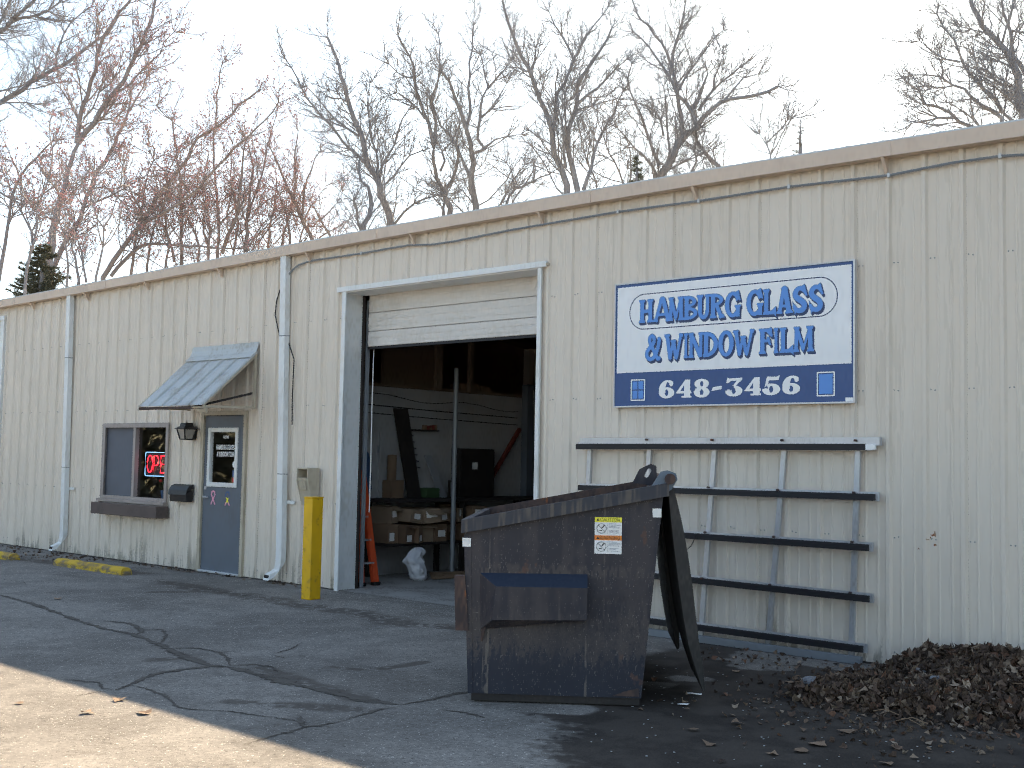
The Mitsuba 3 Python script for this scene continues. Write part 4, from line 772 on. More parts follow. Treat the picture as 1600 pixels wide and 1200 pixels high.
for row in range(2):
    y, n = 1.25 + .06 * row, 0
    while y < 2.75:
        w = R.uniform(.13, .26); h = R.uniform(.15, .25) if row else R.uniform(.20, .26); z = .476 + .262 * row; d = R.uniform(-.16, .12); sk = R.uniform(-.09, .09)
        c = thing('cardboard_box', f'{ORD[n]} brown carton from the left in the {"upper" if row else "lower"} row under the bench top', 'box', 'cartons on the workbench shelf'); n += 1
        m = R.choice(['m_cardboard', 'm_carton_pale', 'm_carton_dark']); X = -4.56 + d
        tl = math.radians(R.uniform(-9, 9)) if row else math.radians(R.uniform(-2, 2)); cy, cz = y + w / 2, z
        def rot(p): return (p[0], cy + (p[1] - cy) * math.cos(tl) - (p[2] - cz) * math.sin(tl), cz + .03 * abs(tl) * 6 * w + (p[1] - cy) * math.sin(tl) + (p[2] - cz) * math.cos(tl))
        put(MB().hexa([rot(q) for q in [(-5.05, y, z), (X, y, z), (X + sk, y + w, z), (-5.05, y + w, z), (-5.05, y, z + h), (X, y, z + h), (X + sk, y + w, z + h), (-5.05, y + w, z + h)]]), m, 'carton', c)
        if R.random() < .8:
            ya, yb, za = R.uniform(.1, .35), R.uniform(.6, .9), z + R.uniform(.02, .08); zb = za + R.uniform(.06, .11)
            put(MB().quad(*[rot(q) for q in ((X + sk * ya + .002, y + w * ya, za), (X + sk * yb + .002, y + w * yb, za), (X + sk * yb + .002, y + w * yb, zb), (X + sk * ya + .002, y + w * ya, zb))]), 'm_paper', 'paper_label', c)
        if R.random() < .5:
            q = R.uniform(-.10, .06); put(MB().hexa([(X + .001, y, z + h - .002), (X + sk + .001, y + w, z + h - .002), (X + sk + .08, y + w, z + h + q), (X + .08, y, z + h + q), (X + .001, y, z + h + .001), (X + sk + .001, y + w, z + h + .001), (X + sk + .08, y + w, z + h + q + .003), (X + .08, y, z + h + q + .003)]), m, 'flap', c)
        y += w + R.uniform(.01, .03)
BG = thing('white_sack', 'crumpled white plastic sack standing on the workshop floor under the bench', 'sack')
nr, ns = 34, 40; rows = []
for i in range(nr):
    f = i / (nr - 1); zc = .006 + .47 * f - .05 * f * f; a = np.linspace(0, 2 * np.pi, ns, endpoint=False)
    ry = np.interp(f, [0, .06, .3, .62, .85, .94, 1], [.08, .125, .135, .145, .135, .10, .05]); rx = np.interp(f, [0, .06, .3, .62, .85, .94, 1], [.08, .11, .12, .10, .065, .05, .02])
    cy = np.interp(f, [0, .35, .7, 1], [.07, .02, -.03, .05]); p = np.c_[np.cos(a) * 1.6, np.sin(a) * 1.6, np.full(ns, f * 3.2)]
    k = 1 + .45 * (np.abs(meshkit.fbm(p * [1.6, 1.6, 1.1] + 5, 3, 4) - .5) * 2 - .3) + .10 * np.sin(a * 7 + f * 9) * f
    rows.append(np.c_[-4.38 + np.cos(a) * rx * k, 1.50 + cy + np.sin(a) * ry * k, zc + .05 * (meshkit.fbm(p + 9, 2, 6) - .5) * f])
v = np.vstack(rows + [[[-4.38, 1.57, .44]]]); F = [[i * ns + j, i * ns + (j + 1) % ns, (i + 1) * ns + (j + 1) % ns] for i in range(nr - 1) for j in range(ns)] + [[i * ns + j, (i + 1) * ns + (j + 1) % ns, (i + 1) * ns + j] for i in range(nr - 1) for j in range(ns)] + [[(nr - 1) * ns + j, (nr - 1) * ns + (j + 1) % ns, nr * ns] for j in range(ns)]
put(trimesh.Trimesh(v, F, process=False), 'm_bag', 'sack', BG, smooth=40)
PP = thing('pipe_column', 'round grey steel pipe column in front of the workbench', 'column')
put(MB().tube([(-4.50, 2.31, .0), (-4.50, 2.31, 2.86)], .034, 14), 'm_pipe', 'pipe', PP, smooth=40); put(MB().box(-4.58, -4.42, 2.23, 2.39, .006, .02), 'm_pipe', 'base_plate', PP)
BP = thing('dark_plank', 'tall dark plank leaning on the workshop wall above the bench', 'plank')
put(MB().hexa([(-5.02, 1.93, 1.056), (-4.99, 1.93, 1.056), (-4.99, 2.17, 1.056), (-5.02, 2.17, 1.056), (-5.17, 1.75, 2.29), (-5.14, 1.75, 2.29), (-5.14, 2.01, 2.29), (-5.17, 2.01, 2.29)]), 'm_wood_dark', 'board', BP)
CT = thing('cardboard_tube', 'upright brown cardboard tube left of the dark plank', 'tube')
put(MB().tube([(-5.06, 1.66, 1.056), (-5.10, 1.70, 1.64)], .065, 12), 'm_cardboard', 'tube', CT, smooth=40)
CX = thing('tube_carton', 'open cardboard carton holding the brown tube', 'box')
put(MB().box(-5.15, -4.98, 1.58, 1.60, 1.056, 1.30).box(-5.15, -4.98, 1.80, 1.82, 1.056, 1.30).box(-5.0, -4.98, 1.60, 1.80, 1.056, 1.30), 'm_cardboard', 'carton', CX)
GP = thing('grey_plank', 'narrow grey plank leaning on the wall between boxes', 'plank')
put(MB().hexa([(-5.0, 2.52, 1.056), (-4.98, 2.52, 1.056), (-4.98, 2.66, 1.056), (-5.0, 2.66, 1.056), (-5.18, 2.38, 1.65), (-5.16, 2.38, 1.65), (-5.16, 2.51, 1.65), (-5.18, 2.51, 1.65)]), 'm_grey_board', 'board', GP)
SB = thing('green_crate', 'low dark green crate on the bench beside the grey plank', 'crate')
put(MB().box(-5.15, -4.95, 2.22, 2.49, 1.056, 1.19, .006), 'm_plant', 'crate', SB)
FR = thing('small_frame', 'small dark frame standing on the bench beside the pipe column', 'frame')
put(MB().box(-5.0, -4.97, 2.70, 2.72, 1.056, 1.30).box(-5.0, -4.97, 2.83, 2.85, 1.056, 1.30).box(-5.0, -4.97, 2.72, 2.83, 1.28, 1.30), 'm_wood_dark', 'frame', FR); put(MB().box(-4.99, -4.98, 2.722, 2.828, 1.058, 1.278), 'm_grey_board', 'panel', FR)
DP = thing('brown_cabinet', 'dark brown cabinet with a white notice behind the pipe column', 'cabinet')
put(MB().box(-5.19, -5.02, 2.95, 3.70, 1.056, 1.76, .005), 'm_wood_dark', 'body', DP); put(MB().box(-5.02, -5.005, 2.97, 3.68, 1.40, 1.74), 'm_wood_dark', 'door', DP); put(MB().box(-5.02, -5.005, 2.97, 3.68, 1.075, 1.38), 'm_wood_dark', 'door', DP)
put(MB().box(-5.004, -5.002, 3.20, 3.31, 1.46, 1.56), 'm_paper', 'notice', DP)
RB = thing('red_brace', 'red brown diagonal pole leaning between cabinet and dark panel', 'pole')
put(MB().bar((-5.10, 3.60, 1.18), (-5.16, 4.42, 2.09), .05, .05), 'm_red_brown', 'pole', RB)
TP = thing('tall_panel', 'tall dark blue-grey panel standing on edge deep in the workshop', 'panel')
put(MB().box(-5.17, -5.05, 4.47, 4.95, .006, 2.78, .005), 'm_door_grey', 'panel', TP); put(MB().tube([(-5.04, 4.60, 2.7), (-5.035, 4.66, 1.9), (-5.03, 4.72, 1.0)], .007, 5), 'm_paper', 'edge_cord', TP)
SH = thing('wall_shelf', 'small shelf with clutter above the bench', 'shelf')
put(MB().box(-5.195, -5.06, 2.06, 2.56, 1.99, 2.01), 'm_wood_dark', 'board', SH)
for i in range(5): put(MB().box(-5.17, -5.10, 2.32 + .05 * i, 2.355 + .05 * i, 2.011, 2.011 + R.uniform(.03, .09)), 'm_red_brown' if i % 2 else 'm_cardboard', 'small_box', SH)
for i in range(6): put(MB().tube([(-5.19, 2.10 + .03 * i, 1.93 - .09 * i), (-5.14, 2.13 + .03 * i, 1.92 - .09 * i)], .008, 5), 'm_black', 'hook', SH)
BJ = thing('blue_jacket', 'blue cloth hanging by the white interior door', 'cloth')
sp = trimesh.creation.icosphere(3, 1.0); v = sp.vertices * [.05, .10, .33]; v += (meshkit.fbm(v * 12, 3, 2) - .5)[:, None] * [.05, .04, 0]
put(trimesh.Trimesh(v + [-5.10, 1.22, 1.35], sp.faces, process=False), 'm_blue_cloth', 'cloth', BJ, smooth=60)
for i, (y0, w, h) in enumerate(((3.3, .18, .10), (3.52, .16, .12), (3.74, .22, .09))):
    c = thing('loft_carton', f'{ORD[i]} carton from the left on the edge of the dark loft', 'box', 'cartons on the loft'); put(MB().box(-5.6, -5.36, y0, y0 + w, 2.631, 2.631 + h, .004), 'm_cardboard', 'carton', c)
LB = thing('scrap_lumber', 'short scrap boards lying on the workshop floor', 'boards')
for i in range(3): put(MB().bar((-4.3 - .12 * i, 1.75 + .1 * i, .03 + .012 * i), (-4.2 - .1 * i, 2.35 + .05 * i, .03 + .012 * i), .09, .03), 'm_lumber', 'board', LB)

# ------------------------------------------------------------------ leaves
def leaf_batch(n, pos, size, tilt):
    # lobed curled leaves: centre vertex, eight rim vertices
    ang = np.linspace(0, 2 * np.pi, 9)[:-1]; rad = np.array([1.0, .56, .86, .58, .50, .58, .86, .56])
    base = np.c_[np.cos(ang) * rad, np.sin(ang) * rad * .8, np.zeros(8)]; base = np.vstack([[0, 0, 0], base])
    s = NR.uniform(*size, n)[:, None, None]; c = NR.uniform(-.7, 1.3, (n, 1)); c2 = NR.uniform(-.6, .6, (n, 1))
    v = np.repeat(base[None], n, 0) * NR.uniform(.75, 1.2, (n, 9, 1)); v[..., 2] = c * v[..., 1] ** 2 + c2 * v[..., 0] ** 2 + NR.normal(0, .06, (n, 9)); v *= s
    q = NR.normal(0, 1, (n, 3)) * tilt + [0, 0, 1]; q /= np.linalg.norm(q, axis=1, keepdims=True); th = NR.uniform(0, 6.283, n)
    a = np.cross(q, np.c_[np.cos(th), np.sin(th), np.zeros(n)]); a /= np.linalg.norm(a, axis=1, keepdims=True) + 1e-9; b = np.cross(q, a)
    w = v[..., :1] * a[:, None] + v[..., 1:2] * b[:, None] + v[..., 2:] * q[:, None] + pos[:, None]
    f = np.array([[0, i, i % 8 + 1] for i in range(1, 9)]); F = (f[None] + (np.arange(n) * 9)[:, None, None]).reshape(-1, 3)
    pal = np.array([(.078, .053, .040), (.115, .081, .058), (.18, .135, .098), (.050, .037, .030), (.27, .215, .165), (.13, .072, .048)])
    col = pal[NR.choice(6, n, p=[.3, .24, .14, .2, .05, .07])] * NR.uniform(.7, 1.25, (n, 1))
    return w.reshape(-1, 3), F, np.repeat(col, 9, 0)
def pile_h(x, y):
    h = .17 * np.exp(-((x - 4.05) / .55) ** 2 - ((y + .85) / .50) ** 2) + .20 * np.exp(-((x - 3.20) / .24) ** 2 - ((y + .36) / .26) ** 2) + .20 * np.exp(-((x - 3.60) / .26) ** 2 - ((y + .40) / .28) ** 2) + .20 * np.exp(-((x - 4.7) / .6) ** 2 - ((y + .75) / .5) ** 2)
    h += .11 * np.exp(-((x - 3.55) / .5) ** 2 - ((y + 1.30) / .45) ** 2) + .07 * np.exp(-((x - 3.05) / .35) ** 2 - ((y + 1.60) / .32) ** 2) + .02 * np.exp(-((x - 2.8) / .25) ** 2 - ((y + .6) / .4) ** 2)
    p = np.stack([x, y, x * 0], -1); return h * (.35 + 1.25 * meshkit.fbm(p * 3.2, 3, 3)) + .09 * (meshkit.fbm(p * 8, 3, 8) - .5) * np.minimum(1, h * 9)
gx, gy = np.meshgrid(np.linspace(2.2, 6.4, 90), np.linspace(-2.4, -.035, 60), indexing='ij'); gz = pile_h(gx, gy) - .035
i, j = np.meshgrid(np.arange(89), np.arange(59), indexing='ij'); q = np.stack([i * 60 + j, (i + 1) * 60 + j, (i + 1) * 60 + j + 1, i * 60 + j + 1], -1).reshape(-1, 4)
LP = thing('leaf_pile', 'heap of dead brown leaves and dirt against the right end of the wall', 'leaf pile'); labels[LP]['kind'] = 'stuff'
g = trimesh.Trimesh(np.c_[gx.ravel(), gy.ravel(), gz.ravel()], np.vstack([q[:, [0, 1, 2]], q[:, [0, 2, 3]]]), process=False)
put(g, 'm_soil', 'soil', LP, smooth=60, kind='stuff')
P = np.c_[NR.uniform(2.2, 5.6, 80000), NR.uniform(-2.35, -.05, 80000)]; hh = pile_h(P[:, 0], P[:, 1])
keep = NR.random(len(P)) < np.clip((hh - .012) * 9, 0, 1) * .5; P, hh = P[keep], hh[keep]
V, F, C = leaf_batch(len(P), np.c_[P, hh + NR.uniform(-.025, .05, len(P))], (.016, .056), 1.5)
put(trimesh.Trimesh(V, F, process=False), 'm_leaf', 'leaves', LP, kind='stuff', color=C)
n = 1100
P = np.c_[NR.normal(3.6, .60, n), NR.normal(-1.65, .55, n)]; P = P[(P[:, 1] < -.15) & (P[:, 0] > 1.7)]
P = np.vstack([P, np.c_[NR.uniform(1.3, 3.2, 160), NR.uniform(-.9, -.14, 160)], np.c_[NR.uniform(-13, -9.1, 260), NR.uniform(-.9, -.06, 260)], np.c_[NR.uniform(-9, -4.3, 160), NR.uniform(-.22, -.05, 160)]])
V, F, C = leaf_batch(len(P), np.c_[P, NR.uniform(.006, .02, len(P))], (.007, .042), .6)
put(trimesh.Trimesh(V, F, process=False), 'm_leaf', 'leaf_litter', None, kind='stuff', color=C, label='small crumbs of dead leaf scattered over the dark dirt', cat='leaf litter')
for i, (x, y) in enumerate(sorted([[2.94,-2.76],[2.86,-3.11],[3.56,-3.09],[3.55,-2.89],[3.53,-2.46],[3.01,-1.0],[2.5,-1.26],[2.68,-1.07],[2.78,-0.3],[3.91,-2.63],[-5.36,-2.91],[-0.23,-5.12],[-0.56,-5.62],[-0.02,-5.46],[0.24,-5.21],[2.77,-1.01],[2.0,-1.17],[3.26,-1.69],[4.02,-3.01],[3.48,-3.27],[3.12,-3.34]], key=lambda q: ((q[0] - EYE[0]) * .7488 + (q[1] - EYE[1]) * .6625) / ((q[0] - EYE[0]) * LOOK[0] + (q[1] - EYE[1]) * LOOK[1]))):
    V, F, C = leaf_batch(1, np.array([[x, y, .010]]), (.05, .085), .06); V[:, 2] = .006 + (V[:, 2] - V[:, 2].min()) * .45
    put(trimesh.Trimesh(V, F, process=False), 'm_leaf', 'fallen_leaf', None, color=np.clip(C * 0 + np.array([.19, .135, .095]) * NR.uniform(.7, 1.3), 0, 1), label=f'single dry brown leaf on the asphalt, {ORD[i]} of the single leaves from the left', cat='leaf', group='single dry leaves on the asphalt')
for i, (x, y, s) in enumerate(((2.88, -1.60, .085), (3.14, -1.50, .04), (3.40, -1.05, .05), (3.62, -1.30, .045))):
    sp = trimesh.creation.icosphere(3, 1.0); v = sp.vertices * [s, s * .8, s * .5]; v *= (.7 + .7 * meshkit.fbm(sp.vertices * 1.7 + x * 9, 3, 5))[:, None]
    z0_ = float(pile_h(np.array(x), np.array(y)))
    put(trimesh.Trimesh(v + [x, y, z0_ + .022], sp.faces, process=False), 'm_ice', 'ice_lump', None, smooth=50, label=f'dirty grey lump of old ice in the dead leaves, {ORD[i]} lump from the left', cat='ice', group='ice lumps in the leaf pile')
PPR = ((3.72, -1.66, .07, .03, 'pale torn paper strip at the front of the leaf pile'), (2.42, -2.55, .035, .02, 'small white scrap of paper on the dark wet asphalt'), (2.28, -2.20, .06, .012, 'thin pale scrap on the ground below the open lid'))
for x, y, a, b, l in PPR:
    put(MB().hexa([(x - a, y - b, .012), (x + a, y - b * .6, .016), (x + a * .9, y + b, .020), (x - a * .8, y + b * .8, .014), (x - a, y - b, .0145), (x + a, y - b * .6, .0185), (x + a * .9, y + b, .0225), (x - a * .8, y + b * .8, .0165)]), 'm_paper', 'paper_scrap', None, label=l, cat='litter')
mb = MB()
for i in range(260):
    x, y = R.uniform(.9, 4.2), R.uniform(-3.9, -.3); s = R.uniform(.002, .0055); mb.box(x - s, x + s, y - s * R.uniform(.4, 1), y + s, .004, .004 + s * .8)
put(mb, 'm_grit', 'grit', None, kind='stuff', label='pale grit and glass crumbs sprinkled on the asphalt round the dumpster', cat='grit')
mb = MB()
for i in range(40):
    x, y = NR.normal(3.6, .7), -abs(NR.normal(1.1, .55)) - .1; a = R.uniform(0, 6.28); L = R.uniform(.08, .28); h = float(pile_h(np.array(x), np.array(y)))
    mb.tube([(x, y, h + .02), (x + L * .5 * math.cos(a), y + L * .5 * math.sin(a), h + .035 + R.uniform(0, .02)), (x + L * math.cos(a + .2), y + L * math.sin(a + .2), h + .02)], [.004, .003, .002], 4)
put(mb, 'm_lumber', 'twigs', LP, kind='stuff')

